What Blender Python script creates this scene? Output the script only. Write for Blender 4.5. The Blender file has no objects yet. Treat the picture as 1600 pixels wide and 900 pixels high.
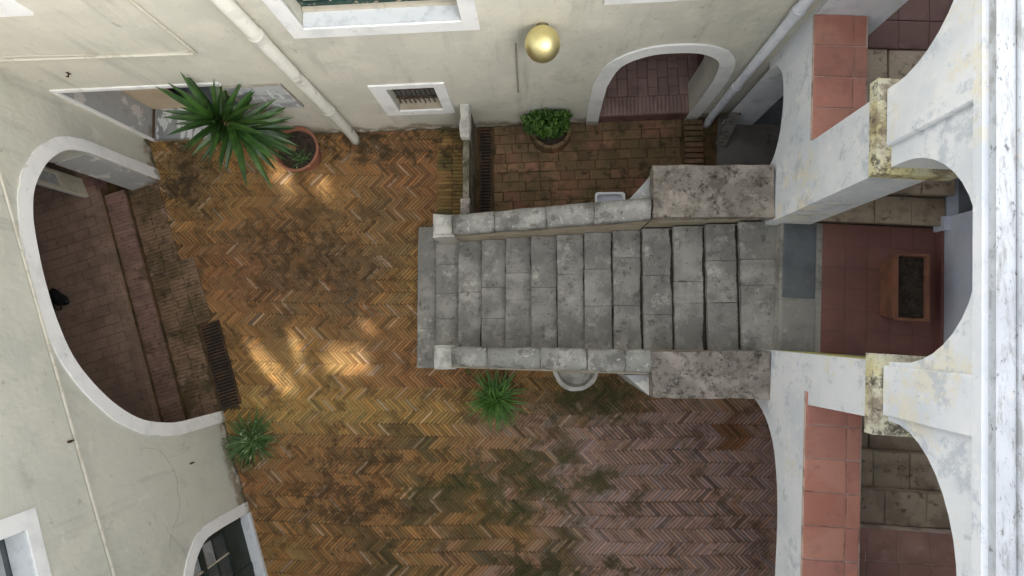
import bpy, bmesh, math, random
from mathutils import Vector, Matrix, Quaternion, noise
from mathutils.geometry import tessellate_polygon
R = math.radians
rng = random.Random(7)
sc = bpy.context.scene
C = sc.collection

# ------------------------------------------------------------------ camera
CAM_Z = 9.5
cam = bpy.data.cameras.new('camera'); co = bpy.data.objects.new('camera', cam); C.objects.link(co)
cam.lens = 20.25; cam.sensor_width = 36; cam.clip_end = 500; cam.clip_start = 0.05
co.location = (0, 0, CAM_Z)
co.rotation_mode = 'QUATERNION'
co.rotation_quaternion = Vector((42, -62, -900)).normalized().rotation_difference(Vector((0, 0, -1)))
sc.camera = co

# ------------------------------------------------------------------ sky, sun, exposure
SUN_EL, SUN_H = R(27), Vector((0.55, -0.835))          # the sun stands behind the added south house
SUN_DIR = Vector((SUN_H.x * math.cos(SUN_EL), SUN_H.y * math.cos(SUN_EL), math.sin(SUN_EL))).normalized()
w = bpy.data.worlds.new('World'); sc.world = w; w.use_nodes = True
nt = w.node_tree; nt.nodes.clear()
sky = nt.nodes.new('ShaderNodeTexSky'); sky.sky_type = 'NISHITA'; sky.sun_disc = False
sky.sun_elevation = SUN_EL; sky.sun_rotation = math.atan2(SUN_H.x, SUN_H.y)
sky.air_density = 1.0; sky.dust_density = 4.0; sky.ozone_density = 0.6
hs = nt.nodes.new('ShaderNodeHueSaturation'); hs.inputs['Saturation'].default_value = 0.22
bg = nt.nodes.new('ShaderNodeBackground'); bg.inputs['Strength'].default_value = 0.14
wo = nt.nodes.new('ShaderNodeOutputWorld')
nt.links.new(sky.outputs[0], hs.inputs['Color']); nt.links.new(hs.outputs[0], bg.inputs[0]); nt.links.new(bg.outputs[0], wo.inputs[0])
sl = bpy.data.lights.new('sun', 'SUN'); sl.energy = 2.8; sl.angle = R(1.0); sl.color = (1, 0.95, 0.87)
so = bpy.data.objects.new('sun', sl); C.objects.link(so)
so.rotation_mode = 'QUATERNION'; so.rotation_quaternion = SUN_DIR.to_track_quat('Z', 'Y'); so.location = (6, -6, 20)
sc.view_settings.view_transform = 'Standard'; sc.view_settings.look = 'None'
sc.view_settings.gamma = 1; sc.view_settings.exposure = 2.22

# ------------------------------------------------------------------ materials
def S(r, g, b):
    f = lambda v: ((v / 255 + 0.055) / 1.055) ** 2.4 if v > 10 else v / 255 / 12.92
    return (f(r), f(g), f(b), 1)

def material(name, base, layers=(), rough=0.85, bump=(), metal=0.0, tint=False, rnd=0.0, spec=0.3):
    """layers: dicts col, scale, lo, hi, amt, stretch, z (z0,z1 where it fades), detail, kind ; bump: (scale, strength, distance)"""
    m = bpy.data.materials.new(name); m.use_nodes = True
    n = m.node_tree; nd = n.nodes; lk = n.links
    bs = nd['Principled BSDF']
    geo = nd.new('ShaderNodeNewGeometry')
    def mth(op, a, b=None):
        x = nd.new('ShaderNodeMath'); x.operation = op
        for i, v in enumerate((a, b)):
            if v is None: continue
            if isinstance(v, (int, float)): x.inputs[i].default_value = v
            else: lk.new(v, x.inputs[i])
        return x.outputs[0]
    if tint:
        at = nd.new('ShaderNodeAttribute'); at.attribute_name = 'tint'; cur = at.outputs['Color']
    else:
        rgb = nd.new('ShaderNodeRGB'); rgb.outputs[0].default_value = base; cur = rgb.outputs[0]
    if rnd:
        oi = nd.new('ShaderNodeObjectInfo')
        h = nd.new('ShaderNodeHueSaturation'); lk.new(cur, h.inputs['Color'])
        mr = nd.new('ShaderNodeMapRange'); lk.new(oi.outputs['Random'], mr.inputs[0])
        mr.inputs[3].default_value = 1 - rnd; mr.inputs[4].default_value = 1 + rnd
        lk.new(mr.outputs[0], h.inputs['Value'])
        m2 = nd.new('ShaderNodeMath'); m2.operation = 'FRACT'; m2.inputs[0].default_value = 0
        lk.new(mth('MULTIPLY', oi.outputs['Random'], 17.3), m2.inputs[0])
        mr2 = nd.new('ShaderNodeMapRange'); lk.new(m2.outputs[0], mr2.inputs[0])
        mr2.inputs[3].default_value = 0.5 - rnd * 0.05; mr2.inputs[4].default_value = 0.5 + rnd * 0.05
        lk.new(mr2.outputs[0], h.inputs['Hue'])
        cur = h.outputs[0]
    for i, L in enumerate(layers):
        mp = nd.new('ShaderNodeMapping'); lk.new(geo.outputs['Position'], mp.inputs[0])
        mp.inputs['Location'].default_value = (i * 7.3, i * 3.1, i * 5.7)
        mp.inputs['Scale'].default_value = L.get('stretch', (1, 1, 1))
        if L.get('kind') == 'voronoi':
            tx = nd.new('ShaderNodeTexVoronoi'); tx.inputs['Scale'].default_value = L['scale']; fac = tx.outputs['Distance']
        else:
            tx = nd.new('ShaderNodeTexNoise'); tx.inputs['Scale'].default_value = L['scale']
            tx.inputs['Detail'].default_value = L.get('detail', 5); tx.inputs['Roughness'].default_value = L.get('rough', 0.62)
            fac = tx.outputs['Fac']
        lk.new(mp.outputs[0], tx.inputs['Vector'])
        mr = nd.new('ShaderNodeMapRange'); mr.interpolation_type = 'SMOOTHSTEP'
        if 'z' in L:                                   # more of it towards z0 than towards z1: rising damp, splashed soil
            sp = nd.new('ShaderNodeSeparateXYZ'); lk.new(geo.outputs['Position'], sp.inputs[0])
            zr = nd.new('ShaderNodeMapRange'); lk.new(sp.outputs[2], zr.inputs[0])
            zr.inputs[1].default_value = L['z'][0]; zr.inputs[2].default_value = L['z'][1]
            zr.inputs[3].default_value = 0.45; zr.inputs[4].default_value = -0.35
            fac = mth('ADD', fac, zr.outputs[0])
        if 'region' in L:                              # a stain with a place and a ragged outline of its own
            cx, cy, rx, ry = L['region']
            m3 = nd.new('ShaderNodeMapping'); m3.vector_type = 'TEXTURE'; lk.new(geo.outputs['Position'], m3.inputs[0])
            m3.inputs['Location'].default_value = (cx, cy, 0); m3.inputs['Scale'].default_value = (rx, ry, 50)
            vl = nd.new('ShaderNodeVectorMath'); vl.operation = 'LENGTH'; lk.new(m3.outputs[0], vl.inputs[0])
            zr = nd.new('ShaderNodeMapRange'); lk.new(vl.outputs['Value'], zr.inputs[0])
            zr.inputs[1].default_value = 0.3; zr.inputs[2].default_value = 1.7; zr.inputs[3].default_value = 0.055; zr.inputs[4].default_value = -0.25
            fac = mth('ADD', fac, zr.outputs[0])
        lk.new(fac, mr.inputs[0])
        mr.inputs[1].default_value = L['lo']; mr.inputs[2].default_value = L['hi']
        a = mth('MULTIPLY', mr.outputs[0], L.get('amt', 1.0))
        mx = nd.new('ShaderNodeMix'); mx.data_type = 'RGBA'; mx.blend_type = L.get('blend', 'MIX')
        lk.new(a, mx.inputs[0]); lk.new(cur, mx.inputs[6]); mx.inputs[7].default_value = L['col']
        cur = mx.outputs[2]
    lk.new(cur, bs.inputs['Base Color'])
    bs.inputs['Roughness'].default_value = rough; bs.inputs['Metallic'].default_value = metal
    bs.inputs['Specular IOR Level'].default_value = spec
    prev = None
    for (s, st, di) in bump:
        tx = nd.new('ShaderNodeTexNoise'); tx.inputs['Scale'].default_value = s; tx.inputs['Detail'].default_value = 6
        lk.new(geo.outputs['Position'], tx.inputs['Vector'])
        b = nd.new('ShaderNodeBump'); b.inputs['Strength'].default_value = st; b.inputs['Distance'].default_value = di
        lk.new(tx.outputs['Fac'], b.inputs['Height'])
        if prev: lk.new(prev, b.inputs['Normal'])
        prev = b.outputs[0]
    if prev: lk.new(prev, bs.inputs['Normal'])
    return m

def L(col, scale, lo, hi, amt=1.0, **k): return dict(col=col, scale=scale, lo=lo, hi=hi, amt=amt, **k)
MOSS = S(62, 66, 36); SOIL = S(58, 48, 36)
M = {}
def plaster(name, a, b, c):
    return material(name, a, [
        L(b, 0.7, .42, .60, .9, detail=7), L(c, 1.7, .52, .62, .6, detail=8), L(S(168, 166, 156), 1.2, .54, .70, .55, stretch=(3, 3, .35), detail=8), L(S(150, 147, 134), .55, .58, .70, .5, detail=10, rough=.7),
        L(S(218, 217, 209), 2.6, .62, .67, .45, detail=9), L(S(150, 144, 130), 8, .62, .72, .5, detail=8),
        L(S(138, 126, 104), 3.2, .56, .82, .85, z=(0, .65), detail=9), L(S(216, 210, 198), 7, .80, .87, .7, z=(0, .6), detail=8), L(S(84, 78, 58), 5, .68, .86, .9, z=(0, .32), detail=9), L(S(110, 105, 94), 34, .67, .72, .7)],
        bump=((3, .4, .035), (12, .25, .012), (45, .3, .006)))
M['cream'] = plaster('cream_plaster', S(211, 208, 194), S(200, 198, 185), S(218, 214, 199))
M['grey_cream'] = plaster('grey_cream_plaster', S(204, 203, 191), S(193, 193, 182), S(210, 207, 193))
M['white'] = material('white_lime_paint', S(238, 238, 236), [
    L(S(212, 213, 212), 2.5, .45, .7, .7), L(S(176, 172, 162), 7, .62, .70, .5, detail=8), L(S(158, 150, 132), 5, .66, .84, .85, z=(0, .45), detail=8)], bump=((30, .25, .006),))
M['old_white'] = material('flaking_white_paint', S(234, 236, 238), [
    L(S(214, 219, 225), 1.1, .40, .64, .8, detail=8), L(S(232, 223, 196), .9, .55, .62, .6, detail=11, rough=.74), L(S(188, 195, 203), 2.6, .52, .60, .7, detail=12, rough=.78), L(S(242, 242, 240), 6, .56, .62, .5, detail=9, rough=.7),
    L(S(170, 172, 172), 9, .64, .74, .5, detail=8), L(S(132, 130, 122), 22, .68, .76, .5)], bump=((4, .3, .02), (30, .35, .008)))
M['blue_white'] = material('bluish_white_plaster', S(205, 210, 222), [
    L(S(190, 196, 210), 1.6, .45, .65, .7), L(S(150, 148, 146), 4, .66, .72, .7, detail=8), L(S(120, 116, 112), 11, .72, .78, .6)], bump=((20, .3, .008),))
M['peeled'] = material('peeled_grey_render', S(165, 166, 164), [
    L(S(205, 203, 196), 2.6, .54, .58, .9, detail=8), L(S(140, 134, 124), 4, .55, .7, .7), L(S(120, 112, 98), 3, .7, .95, .8, z=(0, .6))], bump=((8, .5, .02), (40, .3, .006)))
M['coping_lichen'] = material('lichened_roof_coping', S(190, 194, 198), [
    L(S(170, 174, 178), 2, .45, .65, .7), L(S(140, 139, 136), 7, .50, .64, .7, stretch=(3, .5, 1), detail=10, rough=.72), L(S(78, 76, 74), 22, .57, .66, .75, stretch=(1.5, .6, 1), detail=10, rough=.72), L(S(205, 190, 180), 5, .62, .72, .5)],
    bump=((25, .5, .012),))
M['impost'] = material('lichened_impost', S(214, 210, 188), [
    L(S(216, 206, 146), 2.5, .46, .64, .8, detail=8), L(S(132, 116, 98), 3, .46, .60, .85, detail=12, rough=.75), L(S(66, 60, 52), 7, .51, .60, .85, detail=12, rough=.8)], bump=((20, .6, .015),))
M['ochre_paint'] = material('yellow_green_paint', S(190, 184, 112), [L(S(170, 170, 110), 4, .45, .65, .7), L(S(120, 116, 90), 12, .64, .74, .6)], bump=((20, .3, .006),))
M['stone'] = material('grey_stair_stone', S(150, 147, 139), [
    L(S(116, 114, 108), 2.2, .40, .60, .8, detail=8), L(S(196, 192, 181), 3.0, .53, .65, .62, detail=12, rough=.8), L(S(64, 62, 57), 5.5, .53, .63, .68, detail=12, rough=.82), L(S(188, 186, 178), 38, .66, .74, .6), L(S(52, 51, 47), 24, .63, .70, .7)],
    rnd=.18, bump=((6, .5, .025), (50, .6, .01)))
M['slate'] = material('blue_grey_slate', S(102, 106, 108), [L(S(86, 90, 92), 3, .45, .65, .8), L(S(130, 128, 122), 20, .62, .74, .6)], bump=((30, .35, .006),))
M['coping'] = material('weathered_coping_stone', S(144, 143, 137), [
    L(S(178, 176, 168), 3, .48, .62, .7, detail=10, rough=.7), L(S(100, 98, 92), 3.2, .50, .62, .8, detail=10, rough=.74), L(S(210, 208, 200), 14, .60, .68, .6, detail=9), L(S(60, 58, 52), 12, .58, .66, .8, detail=10, rough=.75)],
    rnd=.06, bump=((7, .5, .025), (45, .6, .01)))
M['newel'] = material('white_lichened_stone', S(186, 184, 176), [L(S(150, 148, 140), 5, .46, .62, .8, detail=9), L(S(110, 106, 98), 17, .60, .70, .75, detail=8)], bump=((12, .6, .02),))
M['pitted'] = material('pitted_brown_stone', S(132, 125, 116), [
    L(S(166, 157, 146), 2.6, .45, .62, .8, detail=7), L(S(96, 88, 79), 4, .48, .60, .8, detail=12, rough=.78), L(S(50, 46, 42), 9, .52, .60, .85, detail=12, rough=.82), L(S(198, 192, 180), 26, .64, .72, .6)],
    bump=((9, .8, .03), (40, .8, .012)))
M['buff'] = material('buff_stair_plaster', S(176, 165, 145), [L(S(150, 140, 120), 3, .45, .65, .8), L(S(110, 102, 84), 8, .58, .72, .7), L(S(196, 188, 172), 5, .58, .7, .5)], bump=((18, .5, .012),))
MOTTLE = [
    L(S(72, 56, 34), 2.2, .50, .62, .6, detail=10, rough=.74), L(S(132, 102, 62), 3.1, .54, .66, .5, detail=9, rough=.7),
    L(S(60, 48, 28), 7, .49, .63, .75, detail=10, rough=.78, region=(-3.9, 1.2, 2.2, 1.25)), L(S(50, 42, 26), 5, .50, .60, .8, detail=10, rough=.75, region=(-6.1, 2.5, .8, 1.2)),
    L(S(62, 68, 32), 2.6, .48, .63, .8, detail=10, rough=.74, region=(-.2, -2.6, 3.0, 1.0)), L(S(58, 62, 30), 3.2, .48, .63, .8, detail=10, rough=.74, region=(.8, -1.2, 1.5, .7)),
    L(S(60, 58, 30), 3.0, .52, .62, .8, detail=10, rough=.74, region=(.2, -3.9, 2.6, .6)), L(S(58, 44, 28), 5, .52, .62, .7, detail=10, rough=.75, region=(-3.0, -2.6, 2.0, 1.6)),
    L(S(48, 44, 26), 4, .50, .62, .8, detail=10, rough=.75, region=(-2.4, 3.1, 4.0, .5)),
    L(S(46, 38, 24), 16, .58, .66, .65, detail=9, rough=.75), L(S(196, 170, 130), 30, .62, .74, .35)]
M['floor_brick'] = material('courtyard_brick', None, MOTTLE, tint=True, rough=.85, bump=((60, .6, .006), (14, .5, .012)))
M['joint'] = material('mossy_joint_earth', S(94, 72, 46), [L(S(52, 50, 28), 3, .45, .6, .8), L(S(84, 66, 46), 12, .55, .7, .6)], bump=((40, .6, .01),))
M['hall_brick'] = material('dark_hall_brick', S(146, 122, 106), [L(S(122, 102, 88), 2, .42, .62, .8), L(S(128, 98, 84), 6, .55, .7, .5), L(S(90, 74, 66), 10, .58, .7, .6)], rnd=.08, bump=((40, .4, .005),))
M['step_brick'] = material('worn_step_brick', S(138, 110, 98), [
    L(S(114, 92, 80), 3, .42, .62, .8), L(S(92, 74, 56), 1.9, .54, .64, .7, detail=8), L(S(172, 144, 128), 9, .62, .72, .6), L(S(50, 44, 28), 13, .56, .68, .7, detail=8)], rnd=.15, bump=((40, .5, .008),))
M['apron_brick'] = material('grimy_apron_brick', S(128, 102, 82), [
    L(S(82, 70, 46), 1.6, .42, .60, .8, detail=9), L(S(156, 130, 116), 2.4, .55, .68, .7, detail=9), L(S(52, 46, 32), 7, .50, .64, .75, detail=10, rough=.72)], rnd=.15, bump=((40, .5, .008),))
M['yard_brick'] = material('old_yard_paving_brick', S(138, 102, 80), [
    L(S(108, 94, 66), 1.6, .40, .56, .85, detail=8), L(S(88, 76, 52), 2.6, .46, .62, .8, detail=10, rough=.7), L(S(58, 52, 36), 6, .55, .68, .8, detail=8), L(S(160, 130, 104), 20, .62, .74, .45)], rnd=.26, bump=((30, .6, .012),))
M['room_tile'] = material('brown_room_brick', S(150, 126, 117), [L(S(126, 104, 97), 3, .45, .65, .7), L(S(152, 120, 108), 9, .58, .72, .5)], rnd=.12, bump=((30, .3, .005),))
M['tile'] = material('terracotta_sill_tile', S(188, 134, 118), [
    L(S(140, 104, 92), 1.6, .54, .68, .6, detail=10, rough=.72), L(S(178, 118, 100), 2.2, .45, .65, .8), L(S(202, 140, 118), 4, .54, .7, .6, detail=7), L(S(150, 96, 82), 9, .60, .74, .5), L(S(222, 200, 186), 34, .70, .76, .5)], rnd=.11, rough=.75, bump=((25, .2, .004),))
M['dark_tile'] = material('dark_red_floor_tile', S(130, 92, 83), [
    L(S(100, 76, 70), 1.1, .50, .64, .6, detail=9), L(S(124, 84, 77), 1.8, .42, .62, .8), L(S(150, 96, 88), 6, .58, .72, .4), L(S(225, 215, 205), 28, .735, .76, .8)], rnd=.06, rough=.65, bump=((25, .2, .003),))
M['gallery_tile'] = material('dusty_gallery_tile', S(166, 128, 116), [L(S(142, 108, 98), 2, .42, .62, .8, detail=8), L(S(186, 156, 142), 6, .56, .7, .5, detail=8)], rnd=.07, bump=((25, .2, .003),))
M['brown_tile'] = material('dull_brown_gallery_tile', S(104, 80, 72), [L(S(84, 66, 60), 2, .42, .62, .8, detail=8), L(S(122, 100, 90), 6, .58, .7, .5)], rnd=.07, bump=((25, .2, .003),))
M['grout'] = material('pale_grout', S(206, 184, 170), [L(S(140, 116, 102), 5, .45, .65, .8)])
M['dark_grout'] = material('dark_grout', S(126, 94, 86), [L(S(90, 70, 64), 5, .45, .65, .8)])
M['flight_stone'] = material('buff_flight_stone', S(172, 156, 134), [
    L(S(136, 122, 104), 3, .45, .62, .8), L(S(78, 70, 60), 8, .55, .66, .7, detail=8), L(S(222, 214, 204), 24, .72, .76, .8)], rnd=.08, bump=((10, .5, .02), (40, .5, .008)))
M['cement'] = material('grey_cement_floor', S(120, 116, 110), [L(S(98, 95, 90), 2, .42, .62, .8), L(S(70, 66, 58), 6, .58, .7, .7), L(S(200, 195, 188), 40, .72, .77, .6)], bump=((25, .4, .008),))
M['marble'] = material('veined_grey_marble', S(196, 198, 199), [
    L(S(142, 146, 148), 1.6, .44, .60, .8, stretch=(1.2, 3, 4), detail=4), L(S(222, 225, 226), 3.0, .55, .60, .9, stretch=(3.2, .8, .8), detail=4), L(S(92, 96, 98), 4, .62, .7, .6, stretch=(3, 1, 1))], rough=.45, bump=((30, .1, .002),))
M['marble_step'] = material('grey_step_marble', S(146, 149, 150), [L(S(120, 124, 126), 2, .42, .6, .8), L(S(214, 216, 216), 1.5, .50, .515, .9, stretch=(2.6, .7, 1), detail=3), L(S(214, 216, 216), 2.2, .57, .585, .8, stretch=(2, -.9, 1), detail=3), L(S(98, 100, 100), 9, .6, .7, .5)], rough=.45)
M['mossy_wall'] = material('mossy_dark_wall', S(120, 114, 100), [L(S(84, 78, 60), 3, .42, .58, .9, detail=8), L(S(54, 52, 38), 6, .50, .62, .85, detail=9), L(S(176, 170, 158), 9, .60, .68, .6, detail=8)], bump=((20, .6, .015),))
M['sill_marble'] = material('white_sill_marble', S(214, 218, 220), [L(S(192, 198, 202), 7, .48, .64, .8, detail=8), L(S(140, 144, 146), 24, .64, .74, .5)], rough=.5)
M['pipe'] = material('cream_painted_pipe', S(204, 202, 192), [L(S(188, 185, 174), 4, .5, .66, .7), L(S(120, 114, 104), 3, .56, .66, .8, detail=9), L(S(230, 226, 216), 9, .6, .7, .5)], rough=.6, bump=((18, .4, .01),))
M['white_pipe'] = material('pale_grey_pipe', S(206, 209, 214), [L(S(178, 182, 188), 4, .5, .66, .7), L(S(140, 138, 134), 10, .64, .72, .6)], rough=.5)
M['green_paint'] = material('worn_green_shutter_paint', S(40, 70, 62), [L(S(30, 54, 50), 3, .45, .6, .8), L(S(176, 164, 146), 12, .57, .62, .9, detail=8, stretch=(1, 1, 2))], rough=.55, bump=((30, .4, .004),))
M['dark_green'] = material('dark_green_joinery', S(46, 54, 48), [L(S(34, 40, 36), 5, .45, .65, .7)], rough=.5)
M['glass'] = material('dull_window_glass', S(70, 78, 80), [L(S(96, 102, 104), 2, .45, .65, .7)], rough=.12, spec=.6)
M['pale_glass'] = material('dusty_pale_glass', S(160, 164, 166), [L(S(130, 134, 136), 3, .42, .62, .8), L(S(190, 192, 190), 8, .58, .7, .5)], rough=.25, spec=.6)
M['iron'] = material('rusty_dark_iron', S(72, 58, 46), [L(S(104, 76, 52), 4, .48, .62, .8, detail=9), L(S(44, 40, 35), 9, .50, .62, .7, detail=9)], rough=.7, metal=.3)
M['pit'] = material('dark_drain_soil', S(34, 30, 25), [L(S(24, 22, 18), 6, .45, .6, .8)])
M['tread_moss_shade'] = material('tread_moss_and_shade', S(54, 51, 43), [L(S(50, 52, 32), 4, .5, .6, .8), L(S(40, 37, 30), 14, .5, .62, .8)], bump=((50, .8, .01),))  # moss tone kept dark so the strips double as painted riser shade
M['leaf_wood'] = material('faded_door_paint', S(196, 188, 170), [L(S(176, 168, 150), 4, .45, .65, .7), L(S(140, 132, 116), 14, .62, .72, .6)], rough=.6)
M['beige_wood'] = material('beige_door_paint', S(206, 188, 160), [L(S(192, 172, 146), 3, .45, .65, .7)], rough=.6)
M['terracotta'] = material('terracotta_pot', S(150, 102, 80), [L(S(128, 86, 68), 4, .45, .62, .8), L(S(205, 150, 120), 9, .58, .7, .5)], rough=.8, bump=((30, .3, .004),))
M['trough'] = material('brown_trough_clay', S(134, 92, 72), [L(S(112, 78, 62), 4, .45, .62, .8), L(S(176, 124, 96), 14, .6, .7, .5)], rough=.75)
M['soil'] = material('potting_soil', S(62, 52, 42), [L(S(40, 34, 28), 14, .45, .6, .9), L(S(150, 146, 136), 30, .66, .70, .9), L(S(96, 84, 66), 20, .6, .7, .6)], bump=((50, .9, .02),))
M['yucca'] = material('yucca_leaf', S(54, 84, 34), [L(S(34, 62, 26), 5, .42, .62, .8), L(S(98, 122, 50), 3, .58, .72, .5)], rnd=.34, rough=.42, spec=.45)
M['yucca_dry'] = material('dry_yucca_stem', S(140, 118, 86), [L(S(96, 80, 58), 14, .45, .6, .8)])
M['grass'] = material('strappy_green_leaf', S(86, 124, 54), [L(S(60, 98, 42), 4, .42, .62, .8), L(S(142, 162, 96), 9, .58, .7, .6)], rough=.5)
M['grass_dark'] = material('dark_strappy_leaf', S(80, 108, 58), [L(S(48, 78, 38), 4, .42, .62, .8), L(S(200, 206, 170), 9, .58, .66, .7)], rough=.5)
M['shrub'] = material('shrub_leaf', S(72, 102, 38), [L(S(44, 72, 28), 6, .42, .62, .8), L(S(112, 146, 64), 12, .58, .7, .6)], rough=.5)
M['straw'] = material('dry_straw_leaf', S(176, 152, 104), [L(S(140, 116, 76), 9, .45, .6, .8)])
M['litter'] = material('brown_leaf_litter', S(70, 52, 32), [L(S(46, 38, 22), 3, .45, .6, .9), L(S(120, 92, 54), 11, .56, .64, .8)])
M['bark'] = material('brown_bark', S(92, 76, 58), [L(S(66, 54, 42), 20, .45, .6, .8)])
M['gold'] = material('gold_globe_metal', S(240, 228, 170), [L(S(230, 212, 148), 6, .5, .7, .5)], rough=.44, metal=1.0, bump=((60, .05, .002),))
M['brass'] = material('dull_bracket_metal', S(120, 108, 80), rough=.5, metal=.8)
M['plastic'] = material('white_plastic', S(232, 236, 238), [L(S(214, 218, 222), 5, .5, .7, .6)], rough=.4)
M['lilac'] = material('pale_lilac_water', S(196, 200, 212), [L(S(170, 172, 182), 9, .52, .68, .7)], rough=.3)
M['black'] = material('black_rubber', S(30, 31, 32), [L(S(64, 66, 68), 12, .55, .7, .6)], rough=.4)
M['plank'] = material('grey_weathered_plank', S(120, 114, 108), [L(S(76, 70, 64), 6, .45, .62, .8, stretch=(1, 5, 1))], rough=.85)
M['cable'] = material('painted_cable_duct', S(202, 198, 184), [L(S(170, 164, 148), 6, .5, .66, .7)], rough=.7)
M['vine'] = material('dead_vine', S(158, 153, 140), [L(S(130, 124, 112), 8, .45, .6, .7)])
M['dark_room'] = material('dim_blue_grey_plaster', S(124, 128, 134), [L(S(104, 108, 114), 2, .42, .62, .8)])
M['ceiling'] = material('limewashed_vault', S(206, 204, 198))
M['blocker_plaster'] = material('sun_blocker_plaster', S(205, 200, 188), [L(S(188, 184, 172), .8, .42, .62, .8)])

# ------------------------------------------------------------------ mesh helpers
def tag(o, label=None, cat=None, group=None, kind=None):
    if label: o['label'] = label
    if cat: o['category'] = cat
    if group: o['group'] = group
    if kind: o['kind'] = kind
    return o

def empty(name, loc=(0, 0, 0), label=None, cat=None, group=None, mat=None):
    o = bpy.data.objects.new(name, None); C.objects.link(o); o.empty_display_size = .2
    if mat is not None: o.matrix_world = mat
    else: o.location = loc
    return tag(o, label, cat, group)

def link(name, me, parent=None, loc=(0, 0, 0)):
    o = bpy.data.objects.new(name, me); C.objects.link(o); o.location = loc
    if parent is not None: o.parent = parent
    return o

def build(name, bm, mat, parent=None, smooth=False, bevel=0, loc=(0, 0, 0), normals=True):
    if normals: bmesh.ops.recalc_face_normals(bm, faces=bm.faces)
    if bevel:
        ed = [e for e in bm.edges if len(e.link_faces) == 2 and e.calc_face_angle(0) > .6]
        bmesh.ops.bevel(bm, geom=ed, offset=bevel, segments=1, affect='EDGES', profile=.5, clamp_overlap=True)
    me = bpy.data.meshes.new(name); bm.to_mesh(me); bm.free()
    me.materials.append(M[mat])
    if smooth: me.polygons.foreach_set('use_smooth', [True] * len(me.polygons))
    return link(name, me, parent, loc)

def box(bm, x0, x1, y0, y1, z0, z1, mat=None):
    vs = [bm.verts.new((x, y, z)) for z in (z0, z1) for (x, y) in ((x0, y0), (x1, y0), (x1, y1), (x0, y1))]
    for f in ((3, 2, 1, 0), (4, 5, 6, 7), (0, 1, 5, 4), (1, 2, 6, 5), (2, 3, 7, 6), (3, 0, 4, 7)):
        bm.faces.new([vs[i] for i in f])
    if mat is not None:
        for v in vs: v.co = mat @ v.co
    return vs

def boxo(name, mat, parent, *a, bevel=0, m=None):
    bm = bmesh.new(); box(bm, *a, mat=m); return build(name, bm, mat, parent, bevel=bevel)

def prism(bm, poly, z0, z1):
    n = len(poly)
    a = [bm.verts.new((x, y, z0)) for x, y in poly]; b = [bm.verts.new((x, y, z1)) for x, y in poly]
    bm.faces.new(a[::-1]); bm.faces.new(b)
    for i in range(n): bm.faces.new((a[i], a[(i + 1) % n], b[(i + 1) % n], b[i]))

def panel(bm, outer, holes, y0, y1):
    """wall in the local x-z plane between y0 and y1 with holes cut through"""
    loops = [outer] + list(holes)
    flat = [p for l in loops for p in l]
    tris = tessellate_polygon([[Vector((p[0], p[1], 0)) for p in l] for l in loops])
    fr = [bm.verts.new((p[0], y0, p[1])) for p in flat]; bk = [bm.verts.new((p[0], y1, p[1])) for p in flat]
    for t in tris:
        try: bm.faces.new([fr[i] for i in t]); bm.faces.new([bk[i] for i in reversed(t)])
        except ValueError: pass
    k = 0
    for l in loops:
        n = len(l)
        for i in range(n):
            a, b = k + i, k + (i + 1) % n
            bm.faces.new((fr[a], fr[b], bk[b], bk[a]))
        k += n

def strip(bm, oc, ic, y0, y1):
    """a band between two curves of the local x-z plane, as thick as y0..y1"""
    n = len(oc)
    V = [[bm.verts.new((p[0], y, p[1])) for p in c] for y in (y0, y1) for c in (oc, ic)]
    fo, fi, bo, bi = V
    for i in range(n - 1):
        bm.faces.new((fo[i], fo[i + 1], fi[i + 1], fi[i])); bm.faces.new((bo[i + 1], bo[i], bi[i], bi[i + 1]))
        bm.faces.new((fo[i + 1], fo[i], bo[i], bo[i + 1])); bm.faces.new((fi[i], fi[i + 1], bi[i + 1], bi[i]))
    for i in (0, n - 1): bm.faces.new((fo[i], fi[i], bi[i], bo[i]))

def curve(pts, n=8):
    P = [Vector(p).to_2d() if len(p) == 3 else Vector(p) for p in pts]; out = []
    for i in range(len(P) - 1):
        a, b, c, d = P[max(i - 1, 0)], P[i], P[i + 1], P[min(i + 2, len(P) - 1)]
        for k in range(n):
            t = k / n
            out.append(tuple(.5 * ((2 * b) + (c - a) * t + (2 * a - 5 * b + 4 * c - d) * t * t + (3 * b - a - 3 * c + d) * t ** 3)))
    return out + [tuple(P[-1])]

def half_ellipse(cx, a, z0, b, n=20): return [(cx - a * math.cos(math.pi * i / n), z0 + b * math.sin(math.pi * i / n)) for i in range(n + 1)]

def offset(c, d):
    out = []
    for i, p in enumerate(c):
        a = Vector(c[max(i - 1, 0)]); b = Vector(c[min(i + 1, len(c) - 1)]); t = (b - a).normalized()
        out.append((p[0] - t.y * d, p[1] + t.x * d))
    return out

def tube(bm, pts, rad, n=8, cap=True):
    P = [Vector(p) for p in pts]; rings = []
    for i, p in enumerate(P):
        t = (P[min(i + 1, len(P) - 1)] - P[max(i - 1, 0)]).normalized()
        u = t.orthogonal().normalized() if i == 0 else (u - t * u.dot(t)).normalized()
        v = t.cross(u); r = rad[i] if isinstance(rad, (list, tuple)) else rad
        rings.append([bm.verts.new(p + (u * math.cos(2 * math.pi * k / n) + v * math.sin(2 * math.pi * k / n)) * r) for k in range(n)])
    for a, b in zip(rings, rings[1:]):
        for k in range(n): bm.faces.new((a[k], a[(k + 1) % n], b[(k + 1) % n], b[k]))
    if cap: bm.faces.new(rings[0][::-1]); bm.faces.new(rings[-1])

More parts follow.
